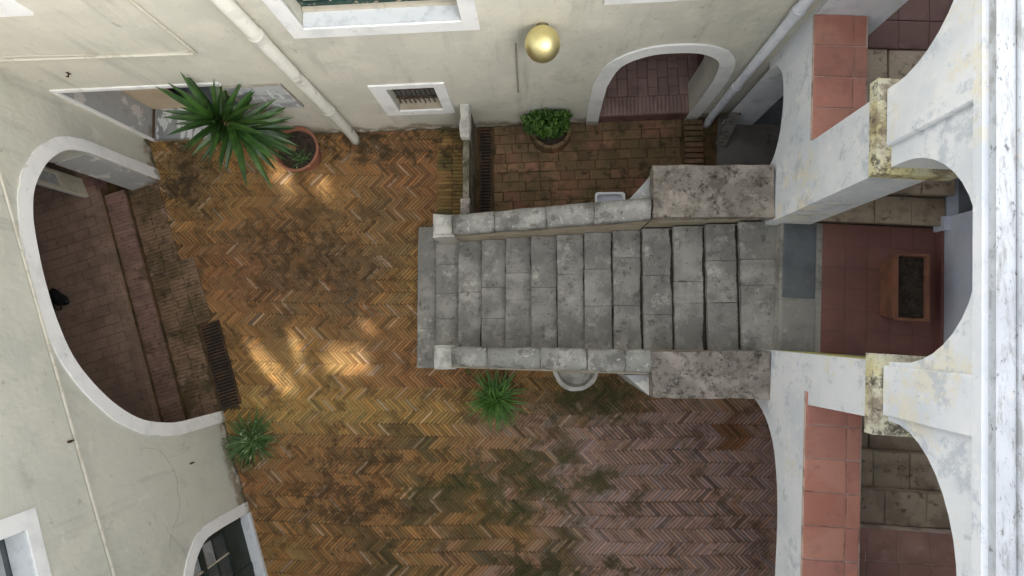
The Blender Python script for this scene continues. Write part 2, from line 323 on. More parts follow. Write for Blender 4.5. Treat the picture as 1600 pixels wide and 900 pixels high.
def lathe(bm, prof, n=40, a0=0, a1=2 * math.pi, c=(0, 0)):
    full = abs(a1 - a0 - 2 * math.pi) < 1e-6; m = n if full else n + 1
    rings = [[bm.verts.new((c[0] + r * math.cos(a0 + (a1 - a0) * k / n), c[1] + r * math.sin(a0 + (a1 - a0) * k / n), z)) for k in range(m)] for r, z in prof]
    for a, b in zip(rings, rings[1:]):
        for k in range(n): bm.faces.new((a[k], a[(k + 1) % m], b[(k + 1) % m], b[k]))
    return rings

def roughen(bm, amp, scale, cuts=0, seed=0):
    if cuts: bmesh.ops.subdivide_edges(bm, edges=bm.edges[:], cuts=cuts, use_grid_fill=True)
    for v in bm.verts:
        v.co += noise.noise_vector(v.co * scale + Vector((seed * 3.7, seed * 1.3, 0))) * amp

# a stock of slightly uneven unit bricks (x: length, y: width, z: height, top at 0) shared by all brick and tile children
def unit_piece(seed, bev=.06, wob=.02):
    r = random.Random(seed); bm = bmesh.new(); vs = box(bm, -.5, .5, -.5, .5, -1, 0)
    for v in vs[4:]: v.co.x += r.uniform(-wob, wob); v.co.y += r.uniform(-wob, wob) * 2; v.co.z += r.uniform(-.05, .0)
    bmesh.ops.recalc_face_normals(bm, faces=bm.faces)
    top = [e for e in bm.edges if all(v.co.z > -.5 for v in e.verts)]
    bmesh.ops.bevel(bm, geom=top, offset=bev, segments=1, affect='EDGES', profile=.5)
    me = bpy.data.meshes.new('piece'); bm.to_mesh(me); bm.free(); return me
STOCK = {}
def piece(name, mat, parent, x, y, z, l, wd, h, rot=0, wob=.02):
    key = (mat, wob)
    if key not in STOCK:
        STOCK[key] = [unit_piece(100 + i, .05, wob) for i in range(6)]
        for m in STOCK[key]: m.materials.append(M[mat]); m.name = name
    o = link(name, rng.choice(STOCK[key]), parent, (x, y, z)); o.scale = (l, wd, h); o.rotation_euler.z = rot
    return o

def frame(ox, oy, dx, dy):
    d = Vector((dx, dy)).normalized()
    return Matrix(((d.x, -d.y, 0, ox), (d.y, d.x, 0, oy), (0, 0, 1, 0), (0, 0, 0, 1)))
LF = frame(-6.75, 3.2, 2.3, -7.25)            # carriage-arch house: x along its wall, +y towards the yard
BF = frame(0, 3.40, 1, .027)                  # rear house: x along its wall, -y towards the yard
GF = frame(2.84, 0, .055, 1)                  # arcade house: x along its wall, +y towards the yard
def lw(p): return LF.inverted() @ Vector((p[0], p[1], 0))

# ================================================================== ground
def apron_edge(t): return -.05 + .16 * max(0, t - .9) if t < 3.4 else .37
ground = tag(boxo('ground', 'joint', None, -16, 18, -14, 14, -.6, -.014), kind='structure')

def floor_colour(x, y):
    n1 = noise.noise((x * .55, y * .55, 1)); n2 = noise.noise((x * 1.7, y * 1.7, 5)); n3 = noise.noise((x * .9, y * 2.6, 9))
    och = Vector((.345, .20, .070)); yel = Vector((.41, .26, .085)); red = Vector((.285, .138, .064)); pink = Vector((.41, .275, .240)); dark = Vector((.14, .10, .055)); moss = Vector((.085, .080, .035))
    c = och.lerp(red, max(0, min(1, .35 + n1 * .9)))
    f = max(0, 1 - abs(y + 1.38) / .5) * max(0, min(1, (-.55 - x) / .5)); c = c.lerp(yel, min(1, f * 1.5) * .85)
    f = max(0, min(1, (x + 1.3 - n2 * 1.2) / 2.2)) * max(0, min(1, (-.95 - y + n2 * .3) / .5)); c = c.lerp(pink, f * .92)
    f = max(0, min(1, (y - .6) / 1.5)) * max(0, min(1, (x + 3.2) / 2)); c = c.lerp(red, f * .5)
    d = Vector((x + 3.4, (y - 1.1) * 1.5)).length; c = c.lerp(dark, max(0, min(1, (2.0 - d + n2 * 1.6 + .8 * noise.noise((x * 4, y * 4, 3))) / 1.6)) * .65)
    n4 = noise.noise((x * 1.3 + 4, y * 2.0, 2)) + .5 * noise.noise((x * 4, y * 4, 7)); g = max(0, min(1, (n4 + .06) * 2.6)) * max(0, min(1, (-1.15 - y) / .7)) * max(0, min(1, (1.9 - x) / 1.5)) * max(0, min(1, (x + 4) / 1.5)); c = c.lerp(moss, g * .8)
    g = max(0, 1 - Vector(((x - .9) / 1.3, (y + 1.1) / .55)).length); c = c.lerp(moss, min(1, g * 1.6) * .75)
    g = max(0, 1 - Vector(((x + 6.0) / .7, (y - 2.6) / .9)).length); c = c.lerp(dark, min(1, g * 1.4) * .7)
    g = max(0, 1 - Vector(((x - 3.05) / .28, (y + 1.72) / .3)).length + n2 * .3); c = c.lerp(Vector((.25, .12, .06)), min(1, g * 4))
    return c * .88

courtyard = tag(empty('courtyard_paving', (-2, -1, 0)), 'ochre herringbone brick paving of the courtyard', None, kind='structure')
BW_, BN = .0472, 6
u = Vector((1, -1)).normalized() * BW_; v = Vector((1, 1)).normalized() * BW_
bricks = []
for b in range(-190, 190):
    for a in range(-190, 190):
        k = (a - b) % (2 * BN)
        if k == 0: bricks.append((u * (a + BN / 2) + v * (b + .5), 0))
        elif k == BN: bricks.append((u * (a + .5) + v * (b - BN / 2 + 1), 1))
def on_floor(p):
    x, y = p
    if not (-7.2 < x < 4.7 and -5.1 < y < 3.52): return False
    q = lw((x, y))
    if q.y < -.25: return False
    if .65 < q.x < 4.9 and q.y < apron_edge(q.x) - .12: return False
    if y > 3.52 + .027 * x: return False
    if x > -1.60 and y > 1.2: return False
    if -1.85 < x < 3 and -.5 < y < 1.5: return False
    return True
def brick_verts(p, o):
    wv = noise.noise_vector((p.x * .45, p.y * .45, 8)) * .07 + noise.noise_vector((p.x * 1.6, p.y * 1.6, 3)) * .018; p = p + Vector((wv.x, wv.y))
    l, wd = BN * BW_ - .003, BW_ - .004
    d = (u if o == 0 else v).normalized(); n_ = Vector((-d.y, d.x)); z = rng.uniform(-.005, 0) + .006 * noise.noise((p.x * .8, p.y * .8, 0)) + .005 * noise.noise((p.x * 2.5, p.y * 2.5, 4))
    ti, tj = rng.uniform(-.003, .003), rng.uniform(-.0015, .0015); jr = rng.uniform(-.012, .012); d = (d + n_ * jr).normalized(); n_ = Vector((-d.y, d.x))
    l -= rng.uniform(0, .008); wd -= rng.uniform(0, .004)
    out = []
    for (i, zz) in ((1, -.05), (1, -.006), (.93, 0)):
        for sx, sy in ((-1, -1), (1, -1), (1, 1), (-1, 1)):
            q = p + d * (sx * (l / 2 if i == 1 else l / 2 - .004)) + n_ * (sy * (wd / 2 if i == 1 else wd / 2 - .005))
            out.append((q.x, q.y, zz + z + sx * ti + sy * tj))
    return out
BFACES = [(8, 9, 10, 11)] + [(k, (k + 1) % 4, 4 + (k + 1) % 4, 4 + k) for k in range(4)] + [(4 + k, 4 + (k + 1) % 4, 8 + (k + 1) % 4, 8 + k) for k in range(4)]
def brick_colour(p):
    c = floor_colour(p.x, p.y); t = rng.gauss(1, .13); h = rng.gauss(0, .06)
    if rng.random() < .05: c = c.lerp(Vector((.42, .30, .21)), .5)
    if rng.random() < .06: c = c * .6
    return (max(.01, c.x * t * (1 + h)), max(.01, c.y * t), max(.01, c.z * t * (1 - h)), 1)
inside = [(p, o) for p, o in bricks if on_floor(p)]
inside.sort(key=lambda q: (q[0] - Vector((-3.3, -.9))).length)
def brick_mesh(name, lst):
    vs, fs, cs = [], [], []
    for p, o in lst:
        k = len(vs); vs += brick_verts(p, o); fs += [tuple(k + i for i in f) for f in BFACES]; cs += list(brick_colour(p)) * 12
    me = bpy.data.meshes.new(name); me.from_pydata(vs, [], fs); me.materials.append(M['floor_brick'])
    ca = me.color_attributes.new('tint', 'FLOAT_COLOR', 'POINT'); ca.data.foreach_set('color', cs); me.update()
    return me
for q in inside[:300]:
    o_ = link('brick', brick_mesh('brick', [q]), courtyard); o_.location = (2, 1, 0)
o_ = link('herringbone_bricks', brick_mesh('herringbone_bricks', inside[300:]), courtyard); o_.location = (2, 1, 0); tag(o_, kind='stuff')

# ================================================================== house with the carriage arch
house = empty('carriage_arch_house', label='grey-cream plastered house with a wide white-edged carriage arch and conduit', cat='house', mat=LF)
AI = [(.70, 0), (.70, .9)] + curve([(.70, 1.55), (.80, 1.98), (1.03, 2.32), (1.30, 2.56), (1.62, 2.75), (2.0, 2.86), (2.42, 2.90), (2.82, 2.91), (3.27, 2.88), (3.72, 2.78), (4.09, 2.57), (4.43, 2.26), (4.67, 1.88), (4.79, 1.41), (4.82, 1.1)], 4) + [(4.82, .6), (4.82, 0)]
DI = [(6.54, 0), (6.52, .8)] + curve([(6.52, .9), (6.56, 1.32), (6.86, 1.70), (7.35, 1.86), (7.85, 1.72), (8.16, 1.32), (8.2, .9)], 4) + [(8.2, 0)]
bm = bmesh.new()
outer = [(-.02, 0)] + AI + DI + [(10.6, 0), (10.6, 6.6), (-.02, 6.6)]
panel(bm, outer, [[(5.47, 3.87), (6.62, 3.87), (6.62, 5.6), (5.47, 5.6)]], 0, -.5)
build('wall', bm, 'grey_cream', house)
bm = bmesh.new(); strip(bm, [(p[0] + rng.uniform(-.008, .008), max(0, p[1] + rng.uniform(-.006, .006))) for p in offset(AI, .19)], AI, .022, -.03); build('arch_surround', bm, 'white', house)
bm = bmesh.new(); strip(bm, offset(DI, .17), DI, .022, -.03); build('door_surround', bm, 'white', house)
jm = bmesh.new(); box(jm, .705, .73, -.50, -.032, .0, 1.6); build('jamb_render', jm, 'peeled', house)
win = boxo('window', 'glass', house, 5.46, 6.63, -.24, -.21, 3.86, 5.61)
bm = bmesh.new(); panel(bm, [(5.29, 3.73), (6.8, 3.73), (6.8, 5.78), (5.29, 5.78)], [[(5.47, 3.87), (6.62, 3.87), (6.62, 5.6), (5.47, 5.6)]], .03, -.02); build('frame', bm, 'white', win)
boxo('sill', 'sill_marble', win, 5.475, 6.615, -.20, .01, 3.872, 3.89)
boxo('pane', 'pale_glass', win, 5.56, 6.02, -.205, -.195, 3.96, 5.5); boxo('pane', 'pale_glass', win, 6.08, 6.54, -.205, -.195, 3.96, 5.5)
# hall behind the arch
bm = bmesh.new()
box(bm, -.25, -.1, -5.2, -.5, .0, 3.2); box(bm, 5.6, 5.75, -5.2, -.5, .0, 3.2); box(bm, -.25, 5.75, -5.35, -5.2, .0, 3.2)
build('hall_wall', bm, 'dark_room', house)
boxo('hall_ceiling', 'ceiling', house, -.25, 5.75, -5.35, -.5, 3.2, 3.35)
hall = boxo('hall_floor', 'dark_grout', house, -.1, 5.6, -5.2, -.92, .0, .288)
bm = bmesh.new()
for i in range(34):                                  # running courses of brick, laid along the hall
    for j in range(16):
        x = -.02 + i * .168; y = -1.06 - j * .292 - (i % 2) * .146
        if x < 5.5 and y > -5.1: box(bm, x - .078, x + .078, y - .141, y + .141, .25, .298 + rng.uniform(-.004, .004))
tag(build('hall_bricks', bm, 'hall_brick', hall), kind='stuff')
st = boxo('step', 'joint', house, .72, 4.81, -.9, -.585, 0, .135)
x = .755
while x < 4.78:
    piece('brick', 'step_brick', st, x, -.742, .15 + rng.uniform(-.006, .004), .335, .056, .06, math.pi / 2 + rng.uniform(-.02, .02)); x += .0615
st2 = boxo('step', 'joint', house, .60, 4.9, -1.045, -.918, 0, .284)
x = .64
while x < 4.86:
    piece('brick', 'hall_brick', st2, x, -.981, .302 + rng.uniform(-.005, .004), .14, .056, .1, math.pi / 2 + rng.uniform(-.02, .02)); x += .0615
apron = tag(empty('brick_apron', (LF @ Vector((2.7, 0, 0)))), 'grimy soldier-course brick apron before the carriage arch', None, kind='structure')
apron.matrix_world = LF
bm = bmesh.new()
for r_ in range(4):
    x = .735
    while x < 4.8:
        y = -.44 + r_ * .272 + rng.uniform(-.006, .006)
        if y < apron_edge(x) - .04 and not (x > 3.28 and y > .0):
            zt = rng.uniform(-.004, .006); m_ = Matrix.Translation((x, y, 0)) @ Matrix.Rotation(rng.uniform(-.03, .03), 4, 'Z')
            box(bm, -.027, .027, -.132, .132, -.06, .014 + zt, mat=m_)
        x += .0605
tag(build('apron_bricks', bm, 'apron_brick', apron), kind='stuff')
# folded door leaf standing in the hall by the jamb
dl = empty('door_leaf', label='pale panelled door leaf with slats folded back inside the carriage arch', cat='door', mat=LF @ Matrix.Translation((.40, -1.16, .302)) @ Matrix.Rotation(R(8), 4, 'Z'))
boxo('panel', 'peeled', dl, 0, .34, -.02, .012, 0, 2.2)
for x0, x1 in ((0, .05), (.29, .34)): boxo('stile', 'leaf_wood', dl, x0, x1, .0125, .055, 0, 2.2)
for z0, z1 in ((0, .08), (.42, .5), (1.2, 1.28), (2.1, 2.2)): boxo('rail', 'leaf_wood', dl, .0502, .2898, .0125, .053, z0, z1)
for k in range(5): boxo('slat', 'leaf_wood', dl, .0502, .2898, .0125, .045, .1 + k * .065, .13 + k * .065)
# glazed garden door
gd = empty('glazed_door', label='dark green arched glazed door with a white stone threshold', cat='door', mat=LF @ Matrix.Translation((6.5, -.16, 0)))
boxo('threshold', 'sill_marble', gd, .045, 1.69, .0, .19, -.02, .07, bevel=.008)
bm = bmesh.new(); box(bm, .0, 1.72, -.06, -.02, .02, 1.9); build('backing', bm, 'dark_green', gd)
for x0, x1 in ((.03, .12), (.80, .92), (1.6, 1.69)): boxo('stile', 'dark_green', gd, x0, x1, -.018, .04, .075, 1.86)
for z0, z1 in ((.075, .55), (1.16, 1.24)): boxo('rail', 'dark_green', gd, .122, 1.598, -.018, .03, z0, z1)
for z0, z1 in ((.56, .845), (.875, 1.15), (1.25, 1.50), (1.53, 1.82)):
    for x0, x1 in ((.13, .445), (.475, .79), (.93, 1.25), (1.28, 1.59)): boxo('pane', 'pale_glass' if (z0 > .86 and x0 < .4) else 'glass', gd, x0, x1, -.018, -.008, z0, z1)
for xx in (.46, 1.265): boxo('glazing_bar', 'leaf_wood', gd, xx - .012, xx + .012, -.0175, .012, .552, 1.83)
for zz in (.86, 1.515): boxo('glazing_bar', 'dark_green', gd, .122, 1.598, -.0176, .006, zz - .012, zz + .012)

# ================================================================== rear house
rear = empty('rear_house', label='cream plastered house with big green-shuttered window and arched doorway', cat='house', mat=BF)
BA = [(.99, .0), (.97, .8)] + curve([(.97, 1.5), (1.08, 2.1), (1.38, 2.38), (1.72, 2.43), (2.08, 2.36), (2.36, 2.08), (2.45, 1.5)], 4) + [(2.45, .8), (2.43, .0)]
def rect(x0, x1, z0, z1): return [(x0, z0), (x1, z0), (x1, z1), (x0, z1)]
bm = bmesh.new()
panel(bm, [(-6.9, 0), (-6.63, 0), (-6.63, 2.13), (-4.4, 2.13), (-4.4, 0)] + BA + [(5.6, 0), (5.6, 2.0), (3.3, 2.0), (3.3, 6.6), (-6.9, 6.6)],
      [rect(-2.14, -1.46, .92, 1.74), rect(-2.61, -.84, 3.42, 5.5), rect(-6.55, -5.42, 4.12, 5.9), rect(.86, 1.95, 3.78, 5.4)], 0, .5)
build('wall', bm, 'cream', rear)
bm = bmesh.new(); strip(bm, offset(BA, .2), BA, -.022, .03); build('arch_surround', bm, 'white', rear)
# recessed door with marble step
boxo('threshold', 'marble_step', rear, -6.62, -4.41, -.0, .53, -.05, .10, bevel=.006)
boxo('inner_wall', 'beige_wood', rear, -6.7, -5.98, .532, .60, 0, 2.3)
boxo('lintel_edge', 'white', rear, -6.66, -4.30, -.02, .02, 2.09, 2.16)
boxo('jamb_edge', 'white', rear, -6.665, -6.612, -.024, .01, .0, 2.088)
boxo('jamb_render', 'peeled', rear, -6.629, -6.620, .012, .52, .126, 2.125)
boxo('floor_strip', 'bark', rear, -6.618, -6.59, .012, .52, .10, .125)
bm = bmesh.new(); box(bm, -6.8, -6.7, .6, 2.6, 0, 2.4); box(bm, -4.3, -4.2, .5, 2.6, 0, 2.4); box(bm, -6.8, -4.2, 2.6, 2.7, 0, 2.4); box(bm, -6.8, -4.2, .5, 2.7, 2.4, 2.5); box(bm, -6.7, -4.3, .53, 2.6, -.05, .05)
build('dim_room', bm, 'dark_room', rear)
# small barred window
wn = boxo('window', 'glass', rear, -2.15, -1.45, .17, .19, .9, 1.76)
bm = bmesh.new(); panel(bm, rect(-2.36, -1.30, .77, 1.85), [rect(-2.14, -1.46, .92, 1.74)], -.025, .02); build('frame', bm, 'white', wn)
boxo('sill', 'buff', wn, -2.135, -1.465, .0, .165, .922, .935)
for i in range(9):
    bm = bmesh.new(); x = -2.10 + i * .074; tube(bm, [(x, .10, .937), (x, .10, 1.735)], .009, 6); build('bar', bm, 'iron', wn)
for z in (1.15, 1.42):
    bm = bmesh.new(); tube(bm, [(-2.138, .105, z), (-1.462, .105, z)], .009, 6); build('bar', bm, 'iron', wn)
# big window with green shutters
wb = boxo('window', 'glass', rear, -2.62, -.83, .28, .30, 3.40, 5.51)
bm = bmesh.new(); panel(bm, rect(-2.79, -.66, 3.24, 5.68), [rect(-2.61, -.84, 3.42, 5.5)], -.03, .02); build('frame', bm, 'white', wb)
boxo('sill', 'sill_marble', wb, -2.605, -.845, -.01, .155, 3.422, 3.45)
boxo('sill_board', 'leaf_wood', wb, -2.60, -.85, .157, .27, 3.425, 3.49)
for x0, x1 in ((-2.6, -2.02), (-2.015, -1.435), (-1.43, -.85)):
    s_ = boxo('shutter', 'green_paint', wb, x0, x1, .22, .25, 3.502, 5.48)
    boxo('rail', 'green_paint', s_, x0 + .002, x1 - .002,   .19, .219, 3.505, 3.57); boxo('stile', 'green_paint', s_, x0, x0 + .06, .185, .2185, 3.572, 5.48); boxo('stile', 'green_paint', s_, x1 - .06, x1, .185, .2185, 3.572, 5.48)
    for k in range(8): boxo('slat', 'green_paint' if k % 3 else 'leaf_wood', s_, x0 + .062, x1 - .062, .20, .2195, 3.60 + k * .07, 3.64 + k * .07)
for (x0, x1, z0, z1, e) in ((-6.55, -5.42, 4.12, 5.9, .18), (.86, 1.95, 3.78, 5.4, .17)):
    w2 = boxo('window', 'pale_glass', rear, x0 - .01, x1 + .01, .2, .22, z0 - .01, z1 + .01)
    bm = bmesh.new(); panel(bm, rect(x0 - e, x1 + e, z0 - .16, z1 + e), [rect(x0, x1, z0, z1)], -.03, .02); build('frame', bm, 'white', w2)
    boxo('sill', 'sill_marble', w2, x0 + .005, x1 - .005, -.0, .19, z0 + .002, z0 + .02)
# room behind the arched doorway
rf = boxo('room_floor', 'dark_grout', rear, .2, 3.2, .003, 3.2, .0, .262)
x = 1.03
while x < 2.42:
    piece('brick', 'room_tile', rf, x, .165, .28 + rng.uniform(-.003, .003), .29, .056, .08, math.pi / 2 + rng.uniform(-.015, .015)); x += .0625
for i in range(12):
    x = .72 + i * .165
    if i % 2: piece('brick', 'room_tile', rf, x, .389, .275, .135, .155, .08, math.pi / 2)
    for j in range(7):
        piece('brick', 'room_tile', rf, x, .468 + j * .30 + (i % 2) * .143, .275 + rng.uniform(-.003, .003), .290, .155, .08, math.pi / 2)
bm = bmesh.new(); box(bm, .1, .2, .5, 3.2, 0, 3.0); box(bm, 2.72, 2.85, .5, 3.2, 0, 3.0); box(bm, .1, 2.85, 3.2, 3.3, 0, 3.0); box(bm, .1, 2.85, .5, 3.3, 3.0, 3.1)
build('room_wall', bm, 'blue_white', rear)

# ================================================================== arcade house with loggia
arc = empty('arcade_house', label='white flaking arcade with round-arched loggia and lichened roof coping', cat='building', mat=GF)
GL = [(-4.25, 0), (-4.25, 1.4)] + curve([(-4.25, 1.6), (-4.08, 2.12), (-3.7, 2.42), (-3.2, 2.55), (-2.6, 2.60), (-2.1, 2.61), (-1.68, 2.55), (-1.34, 2.42), (-1.08, 2.17), (-.91, 1.8), (-.86, 1.5)], 3) + [(-.86, 0)]
GU = [(2.0, 0), (2.0, 1.6)] + curve([(2.0, 1.85), (2.09, 2.13), (2.25, 2.31), (2.5, 2.43), (2.84, 2.48), (3.15, 2.42), (3.33, 2.25)], 3) + [(3.38, 1.9), (3.38, 0)]
mid = [(-.27, 1.9)] + [(1.33, 1.9)] + half_ellipse(.53, .80, 4.83, .80)[::-1]
low = [(-2.72, 3.25), (-.80, 3.25)] + half_ellipse(-1.72, .98, 4.72, .73)[::-1]
upp = [(2.02, 3.25), (3.42, 3.25), (3.42, 5.5)] + [p for p in half_ellipse(2.92, .90, 4.72, .87)[::-1] if p[0] < 3.35]
far = [(-5.3, 3.25), (-3.3, 3.25), (-3.3, 5.2), (-5.3, 5.2)]
bm = bmesh.new()
panel(bm, [(-5.6, 0)] + GL + GU + [(3.39, 0), (3.39, 2.02), (4.4, 2.02), (4.4, 5.66), (-5.6, 5.66)], [mid, low, upp, far], 0, -.5)
build('wall', bm, 'old_white', arc)
for t0, t1, c0, c1 in ((1.33, 2.02, 1.50, 1.99), (-.80, -.27, -.70, -.30), (-3.3, -2.72, -3.2, -2.8)):
    bm = bmesh.new(); box(bm, t0 - .06, t1 + .06, -.54, .12, 4.56, 4.68); box(bm, t0 - .03, t1 + .03, -.52, .07, 4.49, 4.5598); roughen(bm, .012, 4, 2, t0)
    build('impost', bm, 'impost', arc)
    boxo('pilaster', 'old_white', arc, c0, c1, .001, .055, 4.69, 5.658, bevel=.012)
boxo('painted_dado', 'ochre_paint', arc, -.2695, -.262, -.46, -.06, 2.4, 4.45)
bm = bmesh.new(); box(bm, -5.6, 4.4, -.6, .062, 5.662, 5.74); build('cornice', bm, 'old_white', arc)
bm = bmesh.new(); box(bm, -5.6, 4.4, -.10, .02, 5.742, 5.80); roughen(bm, .0, 1); build('coping_edge', bm, 'coping_lichen', arc)
boxo('coping', 'coping_lichen', arc, -5.6, 4.4, -.225, -.104, 5.742, 5.825, bevel=.01); boxo('coping', 'coping_lichen', arc, -5.6, 4.4, -.7, -.229, 5.742, 5.812, bevel=.01)
boxo('terrace', 'cement', arc, -5.6, 4.4, -3.2, -.7, 5.66, 5.74)
boxo('loggia_ceiling', 'ceiling', arc, -5.6, 4.4, -3.2, -.5, 5.45, 5.60)
bm = bmesh.new(); panel(bm, [(-5.6, 0), (4.4, 0), (4.4, 5.45), (-5.6, 5.45)], [rect(1.47, 2.45, 2.3, 4.4)], -2.06, -2.2); build('rear_wall', bm, 'blue_white', arc)
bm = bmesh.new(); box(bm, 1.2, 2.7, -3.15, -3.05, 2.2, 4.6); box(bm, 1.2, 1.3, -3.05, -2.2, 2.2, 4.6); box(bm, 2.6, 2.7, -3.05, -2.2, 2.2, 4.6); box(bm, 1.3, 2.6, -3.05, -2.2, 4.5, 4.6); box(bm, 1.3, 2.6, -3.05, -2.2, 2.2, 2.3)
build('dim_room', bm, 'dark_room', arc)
boxo('end_wall', 'old_white', arc, 3.42, 3.95, -.78, -.501, 2.79, 5.45)
# parapets with tiles
for nm, a0, a1 in (('u', 2.03, 3.42), ('l', -2.70, -.66)):
    pp = boxo('parapet_bed', 'grout', arc, a0, a1, -.555, .018, 3.252, 3.285)
    n_ = max(1, round((a1 - a0) / .338)); d_ = (a1 - a0) / n_
    for i in range(n_):
        y = a0 + (i + .5) * d_; cut = .42 + rng.uniform(-.012, .012)
        x_ = .02 - cut / 2
        piece('tile', 'tile', pp, y, x_, 3.30, d_ - .014, cut - .012, .03, rng.uniform(-.004, .004), .006)
        piece('tile', 'tile', pp, y + rng.uniform(-.003, .003), .02 - cut - .072, 3.299, d_ - .016, .130, .03, rng.uniform(-.006, .006), .006)
# landing floor
lf = boxo('landing_floor', 'stone', arc, -.268, 1.352, -2.06, -.14, 2.02, 2.158)
for i in range(6):
    for j in range(5):
        piece('tile', 'dark_tile', lf, -.13 + i * .268, -.80 - j * .272, 2.17 + rng.uniform(-.002, .002), .265, .269, .03, 0, .004)
boxo('tile_bed', 'dark_tile', lf, -.266, 1.35, -2.058, -.655, 2.159, 2.163)
piece('slab', 'slate', lf, .86, -.375, 2.172, .93, .40, .06, 0, .006); piece('slab', 'stone', lf, .06, -.385, 2.170, .64, .40, .06, 0, .006)
boxo('skirting', 'dark_tile', lf, -.26, 1.34, -2.055, -2.02, 2.17, 2.27)
bm = bmesh.new(); box(bm, 1.30, 1.468, -2.059, -1.99, 2.17, 2.36); build('wall_stub', bm, 'blue_white', arc)
# side flights
def flight(treads, top0, top1, ztop, joints):
    for (t0, t1, z) in treads:
        s_ = boxo('step', 'flight_stone', arc, min(t0, t1) + .02, max(t0, t1) + (.0 if t1 > t0 else -.0), -2.055, -.502, 2.02, z - .05)
        a = -.505
        for k, b in enumerate(joints[:2] + [-2.05]):
            b2 = b + rng.uniform(-.15, .15) if b > -2.04 else b
            piece('slab', 'flight_stone', s_, (t0 + t1) / 2, (a + b2) / 2, z + rng.uniform(-.006, .004), abs(t1 - t0) - .008, abs(a - b2) - .010, .05, 0, .012); a = b2
flight([(1.357, 1.70, 2.31), (1.70, 2.05, 2.46), (2.05, 2.40, 2.61), (2.40, 3.32, 2.77)], 0, 0, 0, [-1.15, -1.7])
flight([(-.95, -.272, 2.31), (-1.35, -.95, 2.46), (-1.75, -1.35, 2.61), (-2.12, -1.75, 2.76)], 0, 0, 0, [-1.0, -1.6])
for (a0, a1, z) in ((3.325, 6.0, 2.78), (-5.5, -2.125, 2.90)):
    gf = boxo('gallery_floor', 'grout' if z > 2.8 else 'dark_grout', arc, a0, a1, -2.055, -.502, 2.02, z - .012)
    n_ = int(min(1.6, a1 - a0) / .345) + 1
    for i in range(n_):
        for j in range(5):
            y = (a1 - .17 - i * .345) if z > 2.8 else (a0 + .17 + i * .345)
            xx = -.66 - j * .345
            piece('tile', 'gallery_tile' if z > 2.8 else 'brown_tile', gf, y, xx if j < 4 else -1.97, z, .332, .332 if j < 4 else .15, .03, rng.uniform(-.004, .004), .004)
# passage under the gallery
boxo('passage_floor', 'cement', arc, 1.4, 3.5, -2.06, .05, -.05, .012)
boxo('passage_wall', 'dark_room', arc, 3.40, 3.5, -2.06, -.503, .012, 2.015)

# ================================================================== staircase
stair = empty('stone_staircase', (-1.9, .55, 0), 'grey stone staircase with rounded copings rising to the tiled landing', 'staircase')
def ST(o): o.location = Vector(o.location) - Vector((-1.9, .55, 0)); return o
RISE = .155; XS = [-1.965 + (0 if i == 0 else .33 + (i - 1) * .3865) for i in range(14)]
JO = [[-.66, -.02, .92, 1.66], [-.32, .14, .55, 1.02, 1.37], [-.32, .56, 1.37], [-.32, .14, .62, 1.37], [-.32, .42, .83, 1.37], [-.32, .60, 1.37], [-.32, .78, 1.37], [-.32, .31, .84, 1.37],
      [-.32, .31, .98, 1.37], [-.32, .18, .72, 1.37], [-.32, .33, .62, 1.37], [-.32, .33, .88, 1.37], [-.32, .55, .88, 1.37]]
bm = bmesh.new()
for k in range(13): box(bm, XS[k] + .05, 3.0, -.3 if k else -.55, 1.36 if k else 1.6, RISE * k - .05 + (.0 if k else .02), RISE * (k + 1) - .055)
ST(build('core', bm, 'joint', stair))
for k in range(13):
    z = RISE * (k + 1); x0, x1 = XS[k], (XS[k + 1] if k < 12 else 3.05)
    step = ST(boxo('step', 'joint', stair, x0 + .03, x1 + .02, JO[k][0] + .02, JO[k][-1] - .02, z - .14, z - .045))
    ys = JO[k]
    for a, b in zip(ys, ys[1:]):
        g = .003; zt = z + rng.uniform(-.006, .004); xf = x0 - .03 + rng.uniform(-.005, .005)
        bm = bmesh.new(); box(bm, xf, x1 + .004, a + g, b - g, z - .066, zt)
        bmesh.ops.subdivide_edges(bm, edges=bm.edges[:], cuts=5, use_grid_fill=True)
        sd = rng.uniform(0, 50)
        for vv in bm.verts:
            n_ = noise.noise_vector(vv.co * 4 + Vector((sd, 0, 0))); n2 = noise.noise(vv.co * 14 + Vector((sd, 3, 0))); fr = max(0, 1 - (vv.co.x - xf) / .09); wear = max(0, 1 - (vv.co.x - xf) / .2) * max(0, 1 - abs(vv.co.y - .5) / .7)
            top = vv.co.z > z - .03
            vv.co += Vector((n_.x * .005 + fr * n2 * .008, n_.y * .004, n_.z * .010 - (wear * .014 if top else 0)))
            if top and fr > .6: vv.co += Vector((.012, 0, -.016)) * (.5 + abs(n2))
        build('slab', bm, 'stone', step)
        bm = bmesh.new(); box(bm, x0 + .018, x0 + .06, a + g, b - g, z - RISE + .0, z - .067); build('riser', bm, 'stone', step)
    if k < 12:                                          # soil and moss behind the tread, also painting the riser's shadow line
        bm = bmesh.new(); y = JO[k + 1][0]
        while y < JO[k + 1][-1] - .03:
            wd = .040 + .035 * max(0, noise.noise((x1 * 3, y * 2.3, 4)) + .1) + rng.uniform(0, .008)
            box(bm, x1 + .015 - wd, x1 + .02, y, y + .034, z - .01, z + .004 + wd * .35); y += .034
        roughen(bm, .004, 20); build('moss_shade_line', bm, 'tread_moss_shade', step)
